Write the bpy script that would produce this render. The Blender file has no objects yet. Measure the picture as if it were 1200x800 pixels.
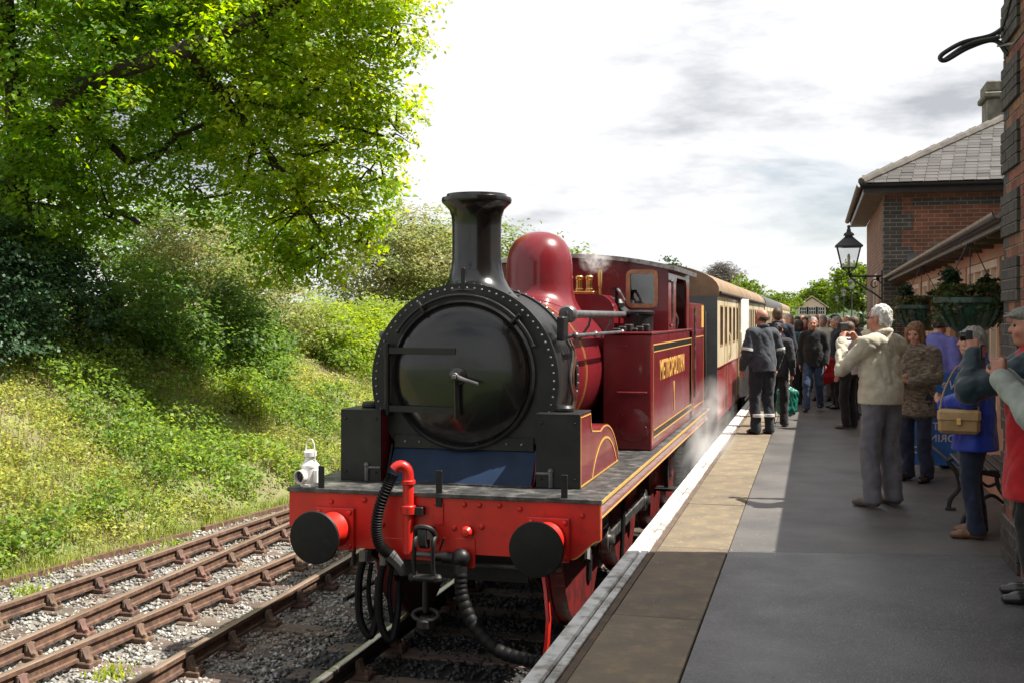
import bpy, bmesh, math, random
import numpy as np
from mathutils import Vector, Matrix, noise as mnoise
random.seed(7); RNG = np.random.default_rng(7)
R = math.radians
sc = bpy.context.scene
COL = sc.collection
# ---------------------------------------------------------------- camera, sky, sun, exposure
cam_d = bpy.data.cameras.new('camera'); cam = bpy.data.objects.new('camera', cam_d); COL.objects.link(cam)
YAW = math.atan(355/1333)
cam.location = (0, 0, 2.68); cam.rotation_euler = (R(90), 0, YAW)
cam_d.sensor_width = 36; cam_d.lens = 36*1333/1200; cam_d.shift_y = -29/1200
cam_d.clip_start = .05; cam_d.clip_end = 6000
sc.camera = cam
SUN_EL = R(58); SUN_DIR = Vector((1, .2, 0)).normalized()          # towards the sun, horizontally
sd = Vector((SUN_DIR.x*math.cos(SUN_EL), SUN_DIR.y*math.cos(SUN_EL), math.sin(SUN_EL)))
sun_d = bpy.data.lights.new('sun', 'SUN'); sun_d.energy = 5.0; sun_d.angle = R(.55); sun_d.color = (1, .95, .86)
sun = bpy.data.objects.new('sun', sun_d); COL.objects.link(sun)
sun.rotation_euler = (-sd).to_track_quat('-Z', 'Y').to_euler()
w = bpy.data.worlds.new('World'); sc.world = w; w.use_nodes = True
nt = w.node_tree; nt.nodes.clear()
def N(t, **k):
    n = nt.nodes.new(t)
    for a, b in k.items(): setattr(n, a, b)
    return n
out = N('ShaderNodeOutputWorld'); bg = N('ShaderNodeBackground'); bg.inputs[1].default_value = .05
sky = N('ShaderNodeTexSky', sky_type='NISHITA', sun_disc=False)
sky.sun_elevation = SUN_EL; sky.sun_rotation = math.atan2(SUN_DIR.x, SUN_DIR.y)
tc = N('ShaderNodeTexCoord'); mp = N('ShaderNodeMapping'); mp.inputs['Scale'].default_value = (1, 1, 2.6)
nt.links.new(tc.outputs['Generated'], mp.inputs[0])
n1 = N('ShaderNodeTexNoise'); n1.inputs['Scale'].default_value = 2.6; n1.inputs['Detail'].default_value = 9; n1.inputs['Roughness'].default_value = .55; n1.inputs['Distortion'].default_value = .35
nt.links.new(mp.outputs[0], n1.inputs['Vector'])
r1 = N('ShaderNodeValToRGB'); e = r1.color_ramp.elements                      # blue gaps in the cloud cover
e[0].position = .33; e[0].color = (0, 0, 0, 1); e[1].position = .43; e[1].color = (1, 1, 1, 1)
nt.links.new(n1.outputs['Fac'], r1.inputs[0])
mp2 = N('ShaderNodeMapping'); mp2.inputs['Scale'].default_value = (1, 1, 3.4); mp2.inputs['Location'].default_value = (3.1, 1.7, .4)
nt.links.new(tc.outputs['Generated'], mp2.inputs[0])
n2 = N('ShaderNodeTexNoise'); n2.inputs['Scale'].default_value = 3.4; n2.inputs['Detail'].default_value = 8; n2.inputs['Roughness'].default_value = .58
nt.links.new(mp2.outputs[0], n2.inputs['Vector'])
r2 = N('ShaderNodeValToRGB'); e = r2.color_ramp.elements                      # grey cloud bellies, white tops
e[0].position = .35; e[0].color = (5.2, 5.4, 5.8, 1); e[1].position = .48; e[1].color = (9.7, 9.8, 10.0, 1)
nt.links.new(n2.outputs['Fac'], r2.inputs[0])
mx = N('ShaderNodeMix', data_type='RGBA'); nt.links.new(r1.outputs[0], mx.inputs[0]); nt.links.new(sky.outputs[0], mx.inputs[6]); nt.links.new(r2.outputs[0], mx.inputs[7])
nt.links.new(mx.outputs[2], bg.inputs[0]); nt.links.new(bg.outputs[0], out.inputs[0])
sc.view_settings.view_transform = 'Standard'; sc.view_settings.look = 'None'; sc.view_settings.gamma = 1; sc.view_settings.exposure = 1.12
sc.view_settings.use_curve_mapping = False
sc.render.engine = 'CYCLES'
sc.cycles.max_bounces = 6; sc.cycles.diffuse_bounces = 3; sc.cycles.glossy_bounces = 3; sc.cycles.transmission_bounces = 4; sc.cycles.transparent_max_bounces = 6
sc.cycles.use_denoising = True; sc.cycles.volume_step_rate = 1; sc.cycles.volume_bounces = 2
# ---------------------------------------------------------------- materials
MATS = {}
def M(name, c1, c2=None, s=6, rough=.6, rvar=.12, metal=0, bump=0, bs=40, coat=0, rand=0, isl=0, spec=.5, detail=5, lo=.38, hi=.62, stretch=(1,1,1), trans=0, sheen=0, dust=None, dscale=3, dlo=.5, dhi=.75):
    m = bpy.data.materials.new(name); m.use_nodes = True; MATS[name] = m
    t = m.node_tree; nd = t.nodes; ln = t.links.new; nd.clear()
    o = nd.new('ShaderNodeOutputMaterial'); p = nd.new('ShaderNodeBsdfPrincipled'); ln(p.outputs[0], o.inputs[0])
    p.inputs['Metallic'].default_value = metal; p.inputs['Coat Weight'].default_value = coat; p.inputs['Coat Roughness'].default_value = .06
    p.inputs['Specular IOR Level'].default_value = spec; p.inputs['Sheen Weight'].default_value = sheen
    tcn = nd.new('ShaderNodeTexCoord'); mpn = nd.new('ShaderNodeMapping'); mpn.inputs['Scale'].default_value = stretch; ln(tcn.outputs['Object'], mpn.inputs[0])
    c2 = c2 or tuple(v*.8 for v in c1)
    nz = nd.new('ShaderNodeTexNoise'); nz.inputs['Scale'].default_value = s; nz.inputs['Detail'].default_value = detail; ln(mpn.outputs[0], nz.inputs['Vector'])
    mr = nd.new('ShaderNodeMapRange'); mr.inputs[1].default_value = lo; mr.inputs[2].default_value = hi; ln(nz.outputs['Fac'], mr.inputs[0])
    mxn = nd.new('ShaderNodeMix'); mxn.data_type = 'RGBA'; mxn.inputs[6].default_value = (*c1, 1); mxn.inputs[7].default_value = (*c2, 1); ln(mr.outputs[0], mxn.inputs[0])
    col = mxn.outputs[2]
    if dust:
        n3 = nd.new('ShaderNodeTexNoise'); n3.inputs['Scale'].default_value = dscale; n3.inputs['Detail'].default_value = 8; n3.inputs['Roughness'].default_value = .65; ln(mpn.outputs[0], n3.inputs['Vector'])
        m3 = nd.new('ShaderNodeMapRange'); m3.inputs[1].default_value = dlo; m3.inputs[2].default_value = dhi; ln(n3.outputs['Fac'], m3.inputs[0])
        x3 = nd.new('ShaderNodeMix'); x3.data_type = 'RGBA'; x3.inputs[7].default_value = (*dust, 1); ln(m3.outputs[0], x3.inputs[0]); ln(col, x3.inputs[6]); col = x3.outputs[2]
    if rand or isl:
        hs = nd.new('ShaderNodeHueSaturation'); rr = nd.new('ShaderNodeMapRange')
        if rand: src = nd.new('ShaderNodeObjectInfo').outputs['Random']; a = rand
        else: src = nd.new('ShaderNodeNewGeometry').outputs['Random Per Island']; a = isl
        ln(src, rr.inputs[0]); rr.inputs[3].default_value = 1-a; rr.inputs[4].default_value = 1+a
        ln(rr.outputs[0], hs.inputs['Value'])
        r3 = nd.new('ShaderNodeMath'); r3.operation = 'MULTIPLY'; r3.inputs[1].default_value = 7.31; ln(src, r3.inputs[0])
        r4 = nd.new('ShaderNodeMath'); r4.operation = 'FRACT'; ln(r3.outputs[0], r4.inputs[0])
        r5 = nd.new('ShaderNodeMapRange'); r5.inputs[3].default_value = .5-.035*min(1, a*2); r5.inputs[4].default_value = .5+.03*min(1, a*2); ln(r4.outputs[0], r5.inputs[0]); ln(r5.outputs[0], hs.inputs['Hue'])
        ln(col, hs.inputs['Color']); col = hs.outputs[0]
    ln(col, p.inputs['Base Color'])
    rm = nd.new('ShaderNodeMapRange'); rm.inputs[3].default_value = max(.02, rough-rvar); rm.inputs[4].default_value = min(1, rough+rvar)
    nr = nd.new('ShaderNodeTexNoise'); nr.inputs['Scale'].default_value = s*1.7; nr.inputs['Detail'].default_value = 4; ln(mpn.outputs[0], nr.inputs['Vector']); ln(nr.outputs['Fac'], rm.inputs[0]); ln(rm.outputs[0], p.inputs['Roughness'])
    if bump:
        nb = nd.new('ShaderNodeTexNoise'); nb.inputs['Scale'].default_value = bs; nb.inputs['Detail'].default_value = 6; ln(mpn.outputs[0], nb.inputs['Vector'])
        bn = nd.new('ShaderNodeBump'); bn.inputs['Strength'].default_value = bump; bn.inputs['Distance'].default_value = .01; ln(nb.outputs['Fac'], bn.inputs['Height']); ln(bn.outputs[0], p.inputs['Normal'])
        if coat: ln(bn.outputs[0], p.inputs['Coat Normal'])
    if trans:
        tr = nd.new('ShaderNodeBsdfTranslucent'); ms = nd.new('ShaderNodeMixShader'); ms.inputs[0].default_value = trans
        hs2 = nd.new('ShaderNodeHueSaturation'); hs2.inputs['Hue'].default_value = .485; hs2.inputs['Saturation'].default_value = 1.15; hs2.inputs['Value'].default_value = 1.9; ln(col, hs2.inputs['Color']); ln(hs2.outputs[0], tr.inputs[0])
        ln(p.outputs[0], ms.inputs[1]); ln(tr.outputs[0], ms.inputs[2]); ln(ms.outputs[0], o.inputs[0])
    return m
def glass(name, tint=(.75,.8,.8), alpha=.35):
    m = bpy.data.materials.new(name); m.use_nodes = True; t = m.node_tree; nd = t.nodes; nd.clear()
    o = nd.new('ShaderNodeOutputMaterial'); g = nd.new('ShaderNodeBsdfGlossy'); g.inputs['Roughness'].default_value = .03
    tr = nd.new('ShaderNodeBsdfTransparent'); tr.inputs[0].default_value = (*tint, 1)
    fr = nd.new('ShaderNodeFresnel'); fr.inputs[0].default_value = 1.5
    ad = nd.new('ShaderNodeMath'); ad.operation = 'ADD'; ad.inputs[1].default_value = alpha*.2; t.links.new(fr.outputs[0], ad.inputs[0])
    ms = nd.new('ShaderNodeMixShader'); t.links.new(ad.outputs[0], ms.inputs[0]); t.links.new(tr.outputs[0], ms.inputs[1]); t.links.new(g.outputs[0], ms.inputs[2]); t.links.new(ms.outputs[0], o.inputs[0])
    return m
def brickmat(name, ca, cb, mortar, axis='yz', bump=.6):
    m = bpy.data.materials.new(name); m.use_nodes = True; t = m.node_tree; nd = t.nodes; ln = t.links.new; nd.clear()
    o = nd.new('ShaderNodeOutputMaterial'); p = nd.new('ShaderNodeBsdfPrincipled'); ln(p.outputs[0], o.inputs[0]); p.inputs['Roughness'].default_value = .85
    tcn = nd.new('ShaderNodeTexCoord'); sx = nd.new('ShaderNodeSeparateXYZ'); cx = nd.new('ShaderNodeCombineXYZ'); ln(tcn.outputs['Object'], sx.inputs[0])
    ln(sx.outputs[1 if axis == 'yz' else 0], cx.inputs[0]); ln(sx.outputs[2], cx.inputs[1])
    b = nd.new('ShaderNodeTexBrick'); b.inputs['Scale'].default_value = 1; b.inputs['Brick Width'].default_value = .225; b.inputs['Row Height'].default_value = .075; b.inputs['Mortar Size'].default_value = .006; b.inputs['Mortar Smooth'].default_value = .2
    b.inputs['Color1'].default_value = (*ca, 1); b.inputs['Color2'].default_value = (*cb, 1); b.inputs['Mortar'].default_value = (*mortar, 1); b.inputs['Bias'].default_value = 0
    ln(cx.outputs[0], b.inputs['Vector'])
    nz = nd.new('ShaderNodeTexNoise'); nz.inputs['Scale'].default_value = 3; nz.inputs['Detail'].default_value = 8; ln(tcn.outputs['Object'], nz.inputs['Vector'])
    hs = nd.new('ShaderNodeHueSaturation'); mr = nd.new('ShaderNodeMapRange'); mr.inputs[3].default_value = .45; mr.inputs[4].default_value = 1.5; ln(nz.outputs['Fac'], mr.inputs[0]); ln(mr.outputs[0], hs.inputs['Value']); ln(b.outputs['Color'], hs.inputs['Color']); ln(hs.outputs[0], p.inputs['Base Color'])
    bn = nd.new('ShaderNodeBump'); bn.inputs['Strength'].default_value = bump; bn.inputs['Distance'].default_value = .008; bn.invert = True; ln(b.outputs['Fac'], bn.inputs['Height']); ln(bn.outputs[0], p.inputs['Normal'])
    return m
# ---------------------------------------------------------------- mesh helpers
class MB:
    """collects shapes; build() links them as ONE mesh object"""
    def __init__(s): s.v = []; s.f = []; s.m = []
    def add(s, vs, fs, mi=0):
        o = len(s.v); s.v += [tuple(v) for v in vs]; s.f += [tuple(i+o for i in f) for f in fs]; s.m += [mi]*len(fs); return s
    def box(s, x0, x1, y0, y1, z0, z1, bev=0, mi=0, rot=None, piv=None):
        if bev <= 0:
            vs = [(x, y, z) for z in (z0, z1) for y in (y0, y1) for x in (x0, x1)]
            fs = [(0,2,3,1), (4,5,7,6), (0,1,5,4), (2,6,7,3), (0,4,6,2), (1,3,7,5)]
        else:
            b = min(bev, .49*(x1-x0), .49*(y1-y0), .49*(z1-z0)); X = (x0, x1); Y = (y0, y1); Z = (z0, z1); vs = []; ix = {}
            for i in (0, 1):
                for j in (0, 1):
                    for k in (0, 1):
                        dx = b*(1-2*i); dy = b*(1-2*j); dz = b*(1-2*k)
                        ix[i,j,k] = len(vs)
                        vs += [(X[i], Y[j]+dy, Z[k]+dz), (X[i]+dx, Y[j], Z[k]+dz), (X[i]+dx, Y[j]+dy, Z[k])]
            fs = []
            for i in (0, 1):
                q = [ix[i,0,0], ix[i,1,0], ix[i,1,1], ix[i,0,1]]; fs.append(q if i else q[::-1])
                q = [ix[0,i,0]+1, ix[0,i,1]+1, ix[1,i,1]+1, ix[1,i,0]+1]; fs.append(q if i else q[::-1])
                q = [ix[0,0,i]+2, ix[1,0,i]+2, ix[1,1,i]+2, ix[0,1,i]+2]; fs.append(q if i else q[::-1])
            for a in (0, 1):
                for c in (0, 1):
                    fs.append([ix[a,c,0], ix[a,c,1], ix[a,c,1]+1, ix[a,c,0]+1]); fs.append([ix[a,0,c], ix[a,1,c], ix[a,1,c]+2, ix[a,0,c]+2]); fs.append([ix[0,a,c]+1, ix[1,a,c]+1, ix[1,a,c]+2, ix[0,a,c]+2])
                    for k in (0, 1): q = ix[a,c,k]; fs.append([q, q+1, q+2])
        if rot is not None:
            piv = Vector(piv or ((x0+x1)/2, (y0+y1)/2, (z0+z1)/2)); vs = [rot @ (Vector(v)-piv)+piv for v in vs]
        return s.add(vs, fs, mi)
    def tube(s, pts, r, n=10, mi=0, caps=True):
        pts = [Vector(p) for p in pts]; rs = r if isinstance(r, (list, tuple)) else [r]*len(pts); vs = []; fs = []
        up = None
        for i, p in enumerate(pts):
            d = (pts[min(i+1, len(pts)-1)]-pts[max(i-1, 0)]).normalized()
            if up is None: up = Vector((0, 0, 1)) if abs(d.z) < .9 else Vector((1, 0, 0))
            a = d.cross(up)
            if a.length < 1e-5: a = d.orthogonal()
            a.normalize(); up = a.cross(d).normalized()
            for k in range(n):
                t = 2*math.pi*k/n; vs.append(p+(a*math.cos(t)+up*math.sin(t))*rs[i])
        for i in range(len(pts)-1):
            for k in range(n): fs.append((i*n+k, i*n+(k+1) % n, (i+1)*n+(k+1) % n, (i+1)*n+k))
        if caps: fs.append(tuple(range(n))[::-1]); fs.append(tuple((len(pts)-1)*n+k for k in range(n)))
        return s.add(vs, fs, mi)
    def lathe(s, prof, c=(0,0,0), axis='z', n=32, mi=0, a0=0, a1=2*math.pi, rot=None):
        """prof: (radius, along-axis) pairs"""
        full = abs(a1-a0-2*math.pi) < 1e-6; k = n if full else n+1; vs = []; fs = []; c = Vector(c)
        for r, h in prof:
            for i in range(k):
                t = a0+(a1-a0)*i/n; u, v = r*math.cos(t), r*math.sin(t)
                q = Vector((u, v, h)) if axis == 'z' else Vector((u, h, v)) if axis == 'y' else Vector((h, u, v))
                if rot is not None: q = rot @ q
                vs.append(c+q)
        for j in range(len(prof)-1):
            for i in range(n):
                i2 = (i+1) % k
                fs.append((j*k+i, j*k+i2, (j+1)*k+i2, (j+1)*k+i))
        if full:
            if prof[0][0] > 1e-6: fs.append(tuple(range(k))[::-1])
            if prof[-1][0] > 1e-6: fs.append(tuple((len(prof)-1)*k+i for i in range(k)))
        return s.add(vs, fs, mi)
    def prism(s, poly, a, b, axis='y', mi=0):
        """poly: 2D outline; axis y -> (x,z); axis x -> (y,z); axis z -> (x,y)"""
        mk = (lambda p, t: (p[0], t, p[1])) if axis == 'y' else (lambda p, t: (t, p[0], p[1])) if axis == 'x' else (lambda p, t: (p[0], p[1], t))
        n = len(poly); vs = [mk(p, a) for p in poly]+[mk(p, b) for p in poly]
        fs = [tuple(range(n)), tuple(range(n, 2*n))[::-1]]+[(i, i+n, (i+1) % n+n, (i+1) % n) for i in range(n)]
        return s.add(vs, fs, mi)
    def ball(s, c, r, n=12, mi=0, sc_=(1,1,1), rot=None):
        m = max(4, n//2); prof = [(r*math.sin(math.pi*i/m), -r*math.cos(math.pi*i/m)) for i in range(m+1)]
        prof[0] = (1e-7, -r); prof[-1] = (1e-7, r)
        t = MB(); t.lathe(prof, n=n); vs = [Vector((v[0]*sc_[0], v[1]*sc_[1], v[2]*sc_[2])) for v in t.v]
        if rot is not None: vs = [rot @ v for v in vs]
        return s.add([v+Vector(c) for v in vs], t.f, mi)
    def sweep(s, prof, path, mi=0, closed=False, caps=True):
        """prof: list of (n,b) offsets placed at each path item (point, nvec, bvec)"""
        n = len(prof); vs = [Vector(p)+Vector(a)*u+Vector(b)*v for p, a, b in path for u, v in prof]; fs = []
        for i in range(len(path)-1):
            for k in range(n): fs.append((i*n+k, i*n+(k+1) % n, (i+1)*n+(k+1) % n, (i+1)*n+k))
        if caps: fs += [tuple(range(n)), tuple((len(path)-1)*n+k for k in range(n))[::-1]]
        return s.add(vs, fs, mi)
    def mesh(s, name, mats, ang=32):
        me = bpy.data.meshes.new(name); me.from_pydata([tuple(v) for v in s.v], [], s.f)
        for m in (mats if isinstance(mats, (list, tuple)) else [mats]): me.materials.append(m)
        if any(s.m): me.polygons.foreach_set('material_index', s.m)
        b = bmesh.new(); b.from_mesh(me); bmesh.ops.recalc_face_normals(b, faces=b.faces); b.to_mesh(me); b.free()
        if ang: me.polygons.foreach_set('use_smooth', [True]*len(me.polygons)); me.set_sharp_from_angle(angle=R(ang))
        me.update(); return me
    def build(s, name, mats, parent=None, ang=32):
        return link(name, s.mesh(name, mats, ang), parent)
def link(name, data, parent=None, loc=None, rot=None):
    o = bpy.data.objects.new(name, data); COL.objects.link(o)
    if parent is not None: o.parent = parent
    if loc is not None: o.location = loc
    if rot is not None: o.rotation_euler = rot
    return o
def tag(o, label, cat=None, group=None, kind=None):
    if label: o['label'] = label
    if cat: o['category'] = cat
    if group: o['group'] = group
    if kind: o['kind'] = kind
    return o
def thing(name, label, cat, loc=(0,0,0), rz=0, group=None):
    return tag(link(name, None, None, loc, (0, 0, rz)), label, cat, group)
def struct(o): o['kind'] = 'structure'; return o
def text(name, body, size, mat, parent, loc, rot, ext=.002, align='CENTER', sx=1, offset=0):
    cu = bpy.data.curves.new(name, 'FONT'); cu.body = body; cu.size = size; cu.extrude = ext; cu.align_x = align; cu.align_y = 'CENTER'; cu.offset = offset; cu.space_character = 1.05
    cu.materials.append(mat); t = bpy.data.objects.new(name, cu); COL.objects.link(t); dg = bpy.context.evaluated_depsgraph_get()
    me = bpy.data.meshes.new_from_object(t.evaluated_get(dg)); bpy.data.objects.remove(t); bpy.data.curves.remove(cu)
    if not me.materials: me.materials.append(mat)
    o = link(name, me, parent, loc, rot); o.scale = (sx, 1, 1); return o
def bulk(name, V, F, mat, parent=None, smooth=False, ids=None):
    """numpy vertices + equal-length faces -> mesh object, fast"""
    me = bpy.data.meshes.new(name); V = np.asarray(V, np.float32); F = np.asarray(F, np.int32); n, k = F.shape
    me.vertices.add(len(V)); me.vertices.foreach_set('co', V.ravel()); me.loops.add(n*k); me.loops.foreach_set('vertex_index', F.ravel())
    me.polygons.add(n); me.polygons.foreach_set('loop_start', np.arange(0, n*k, k, dtype=np.int32)); me.polygons.foreach_set('loop_total', np.full(n, k, np.int32))
    for m in (mat if isinstance(mat, (list, tuple)) else [mat]): me.materials.append(m)
    if ids is not None: me.polygons.foreach_set('material_index', np.asarray(ids, np.int32))
    if smooth: me.polygons.foreach_set('use_smooth', np.ones(n, bool))
    me.update(); me.validate(); return link(name, me, parent)
def arc(c, r, a0, a1, n=12, pl='xz', k=0):
    return [(c[0]+r*math.cos(R(a0+(a1-a0)*i/n)), c[1]+r*math.sin(R(a0+(a1-a0)*i/n))) for i in range(n+1)]
# ================================================================ SETTING
m_soil = M('soil', (.10,.075,.045), (.06,.05,.03), s=2, rough=.95, bump=.6, bs=12)
m_bank = M('bank_earth', (.17,.19,.06), (.15,.13,.07), s=1.2, rough=.95, bump=.8, bs=14)
m_ground = M('field_grass', (.09,.13,.03), (.06,.10,.02), s=.2, rough=.95)
m_ballast = M('ballast_bed', (.26,.24,.21), (.11,.10,.085), s=45, rough=.95, bump=1, bs=60, dust=(.16,.11,.07), dscale=1.2)
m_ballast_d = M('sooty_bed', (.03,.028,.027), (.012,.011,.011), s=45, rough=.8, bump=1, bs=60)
m_stone = M('ballast_stone', (.33,.32,.30), (.21,.20,.18), s=1.5, rough=.9, isl=.5, dust=(.25,.16,.10), dscale=.9)
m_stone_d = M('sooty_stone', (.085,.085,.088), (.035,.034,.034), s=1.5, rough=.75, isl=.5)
m_rust = M('rusty_rail', (.135,.072,.045), (.075,.042,.03), s=14, rough=.8, bump=.25, bs=60, dust=(.21,.125,.08), dscale=9)
m_railtop = M('rail_worn', (.36,.26,.20), (.24,.16,.115), s=9, rough=.45, metal=.5, stretch=(1,.15,1))
m_railbright = M('rail_polished', (.50,.48,.46), (.33,.30,.28), s=9, rough=.3, metal=.85, stretch=(1,.15,1))
m_raildark = M('rail_oily', (.05,.038,.03), (.025,.02,.018), s=14, rough=.6, bump=.2, bs=60)
m_chair = M('chair_iron', (.15,.088,.06), (.08,.05,.038), s=10, rough=.85, bump=.3, bs=50, rand=.25)
m_sleeper = M('sleeper_wood', (.15,.11,.08), (.08,.062,.05), s=5, rough=.9, bump=.5, bs=25, rand=.25, stretch=(.25,3,3))
m_slab = M('platform_slab', (.165,.13,.086), (.115,.094,.066), s=3.5, rough=.75, bump=.35, bs=70, rand=.10, dust=(.25,.185,.105), dscale=7, dlo=.47, dhi=.72)
m_edge = M('white_edge_paint', (.62,.62,.60), (.48,.48,.46), s=7, rough=.7, bump=.3, bs=45, dust=(.20,.18,.15), dscale=7, dlo=.50, dhi=.66)
m_asphalt = M('asphalt', (.10,.098,.099), (.066,.064,.065), s=1.3, rough=.42, rvar=.26, bump=.45, bs=95, detail=9, dust=(.17,.168,.168), dscale=75, dlo=.53, dhi=.63)
m_asphalt2 = M('asphalt_far', (.108,.100,.092), (.07,.066,.063), s=1.3, rough=.5, rvar=.14, bump=.4, bs=95, detail=9, dust=(.12,.105,.085), dscale=25, dlo=.58, dhi=.75)
m_rustline = M('rust_strip', (.12,.075,.045), (.07,.055,.045), s=8, rough=.9, bump=.4, bs=40)
m_pwall = brickmat('platform_wall', (.10,.06,.045), (.06,.045,.04), (.09,.085,.08), 'yz')

def toe(y): return min(-8.5+.125*(y-10.4), -7.55) if y > 4 else -9.3
def bank_z(x, y):
    t = toe(y)-x
    if t <= 0: return -.24
    z = -.24+.12*min(t, .25)/.25
    if t > .25: z += .60*(min(t, 3.9)-.25)
    if t > 3.9: z += .12*(min(t, 14)-3.9)
    z += (mnoise.noise(Vector((x*.9, y*.9, 0)))*.16+mnoise.noise(Vector((x*2.6, y*2.6, 3)))*.06)*min(1, t/.8)
    return z
# ground sheet to the horizon
b = MB(); b.add([(-1500,-400,-.45), (1500,-400,-.45), (1500,3000,-.45), (-1500,3000,-.45)], [(0,1,2,3)]); struct(b.build('ground', m_ground, ang=0))
# embankment terrain
xs = [-7.3-.22*i for i in range(34)]+[-15.2-1.2*i for i in range(22)]; ys = [2+.3*i for i in range(110)]+[36+2.5*i for i in range(60)]
V = [(x, y, bank_z(x, y)) for y in ys for x in xs]; nx = len(xs)
F = [(j*nx+i, (j+1)*nx+i, (j+1)*nx+i+1, j*nx+i+1) for j in range(len(ys)-1) for i in range(nx-1)]
o = struct(bulk('embankment', V, F, m_bank, smooth=True))
# ballast beds (gently rough sheets) and loose stones
def bed(name, x0, x1, y0, y1, mat, z0, st=.12):
    nx = int((x1-x0)/st)+1; ny = int((y1-y0)/st)+1
    X, Y = np.meshgrid(np.linspace(x0, x1, nx), np.linspace(y0, y1, ny)); Z = z0+RNG.normal(0, .008, X.shape)
    V = np.stack([X, Y, Z], -1).reshape(-1, 3); i = np.arange(nx-1); j = np.arange(ny-1)[:, None]; a = (j*nx+i).ravel()
    return struct(bulk(name, V, np.stack([a, a+1, a+nx+1, a+nx], -1), mat, smooth=True))
bed('ballast_bed', -9.4, -4.1, 3, 34, m_ballast, -.216)
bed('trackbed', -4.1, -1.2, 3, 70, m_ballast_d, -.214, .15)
def stones(name, label, n, xf, y0, y1, mat, rmin, rmax, zb=-.212):
    oct_ = np.array([(1,0,0), (-1,0,0), (0,1,0), (0,-1,0), (0,0,1), (0,0,-1)], float); F0 = np.array([(0,2,4), (2,1,4), (1,3,4), (3,0,4), (2,0,5), (1,2,5), (3,1,5), (0,3,5)])
    y = y0+(y1-y0)*RNG.random(n)**1.35; x = xf(y, RNG.random(n)); r = rmin+(rmax-rmin)*RNG.random(n)
    V = oct_[None]*RNG.uniform(.6, 1.25, (n, 6, 1)) + RNG.normal(0, .18, (n, 6, 3)); V *= (r[:, None, None]*np.stack([RNG.uniform(.8, 1.4, n), RNG.uniform(.8, 1.4, n), RNG.uniform(.55, 1, n)], -1)[:, None])
    a = RNG.random(n)*6.283; ca, sa = np.cos(a)[:, None], np.sin(a)[:, None]
    X = V[..., 0]*ca-V[..., 1]*sa; Y = V[..., 0]*sa+V[..., 1]*ca
    W = np.stack([X+x[:, None], Y+y[:, None], V[..., 2]+zb+(RNG.random(n)*.02)[:, None]], -1).reshape(-1, 3)
    F = (F0[None]+(np.arange(n)*6)[:, None, None]).reshape(-1, 3)
    return tag(bulk(name, W, F, mat), label, 'gravel', kind='stuff')
toev = np.vectorize(toe)
stones('ballast_stones', 'pale grey brown ballast stones around the rusty siding rails', 27000, lambda y, t: (toev(y)+.05)+(-4.15-toev(y))*t, 5.5, 20, m_stone, .013, .029)
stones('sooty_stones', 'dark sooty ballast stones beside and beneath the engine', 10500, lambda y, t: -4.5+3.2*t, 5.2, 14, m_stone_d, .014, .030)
# rails
PROF = [(-.034,-.0), (-.026,.004), (.026,.004), (.034,-.0), (.034,-.034), (.010,-.046), (.010,-.112), (.030,-.120), (.030,-.145), (-.030,-.145), (-.030,-.120), (-.010,-.112), (-.010,-.046), (-.034,-.034)]
def rail(parent, xa, ya, xb, yb, mats):
    d = Vector((xb-xa, yb-ya, 0)).normalized(); nrm = Vector((d.y, -d.x, 0)); b = MB(); n = len(PROF)
    vs = [Vector((x, y, 0))+nrm*p[0]+Vector((0, 0, p[1]-.004)) for x, y in ((xa, ya), (xb, yb)) for p in PROF]
    b.add(vs, [(k, (k+1) % n, n+(k+1) % n, n+k) for k in range(n)]+[tuple(range(n)), tuple(range(n, 2*n))]); b.m = [1 if k in (0,1,2) else 0 for k in range(n)]+[0, 0]
    return b.build('rail', mats, parent)
cb = MB()
cb.box(-.19, .19, -.10, .10, -.192, -.150, .008)
for sx in (-1, 1):
    cb.prism([(sx*.031,-.150), (sx*.15,-.150), (sx*.10,-.115), (sx*.062,-.045), (sx*.034,-.040)], -.055, .055, 'y')
    cb.lathe([(.022,-.152), (.022,-.118), (.012,-.112)], (sx*.155, .06, 0), n=8); cb.lathe([(.022,-.152), (.022,-.118), (.012,-.112)], (sx*.155, -.06, 0), n=8)
chair_me = cb.mesh('rail_chair', m_chair)
kb = MB(); kb.box(.034, .066, -.07, .09, -.115, -.050, .006); key_me = kb.mesh('rail_key', m_sleeper)
def chair(parent, x, y, a, flip=1):
    c = link('rail_chair', chair_me, parent, (x, y, 0), (0, 0, a+random.uniform(-.03, .03))); c.scale = (.78, .70*random.uniform(.9, 1.1), 1)
    if y < 18:
        c2 = link('rail_key', key_me, c)
sl_mes = []
for L in (2.6, 3.4, 3.7):
    b = MB(); b.box(-L/2, L/2, -.127, .127, -.32, -.192, .012); sl_mes.append(b.mesh('sleeper', m_sleeper))
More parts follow.
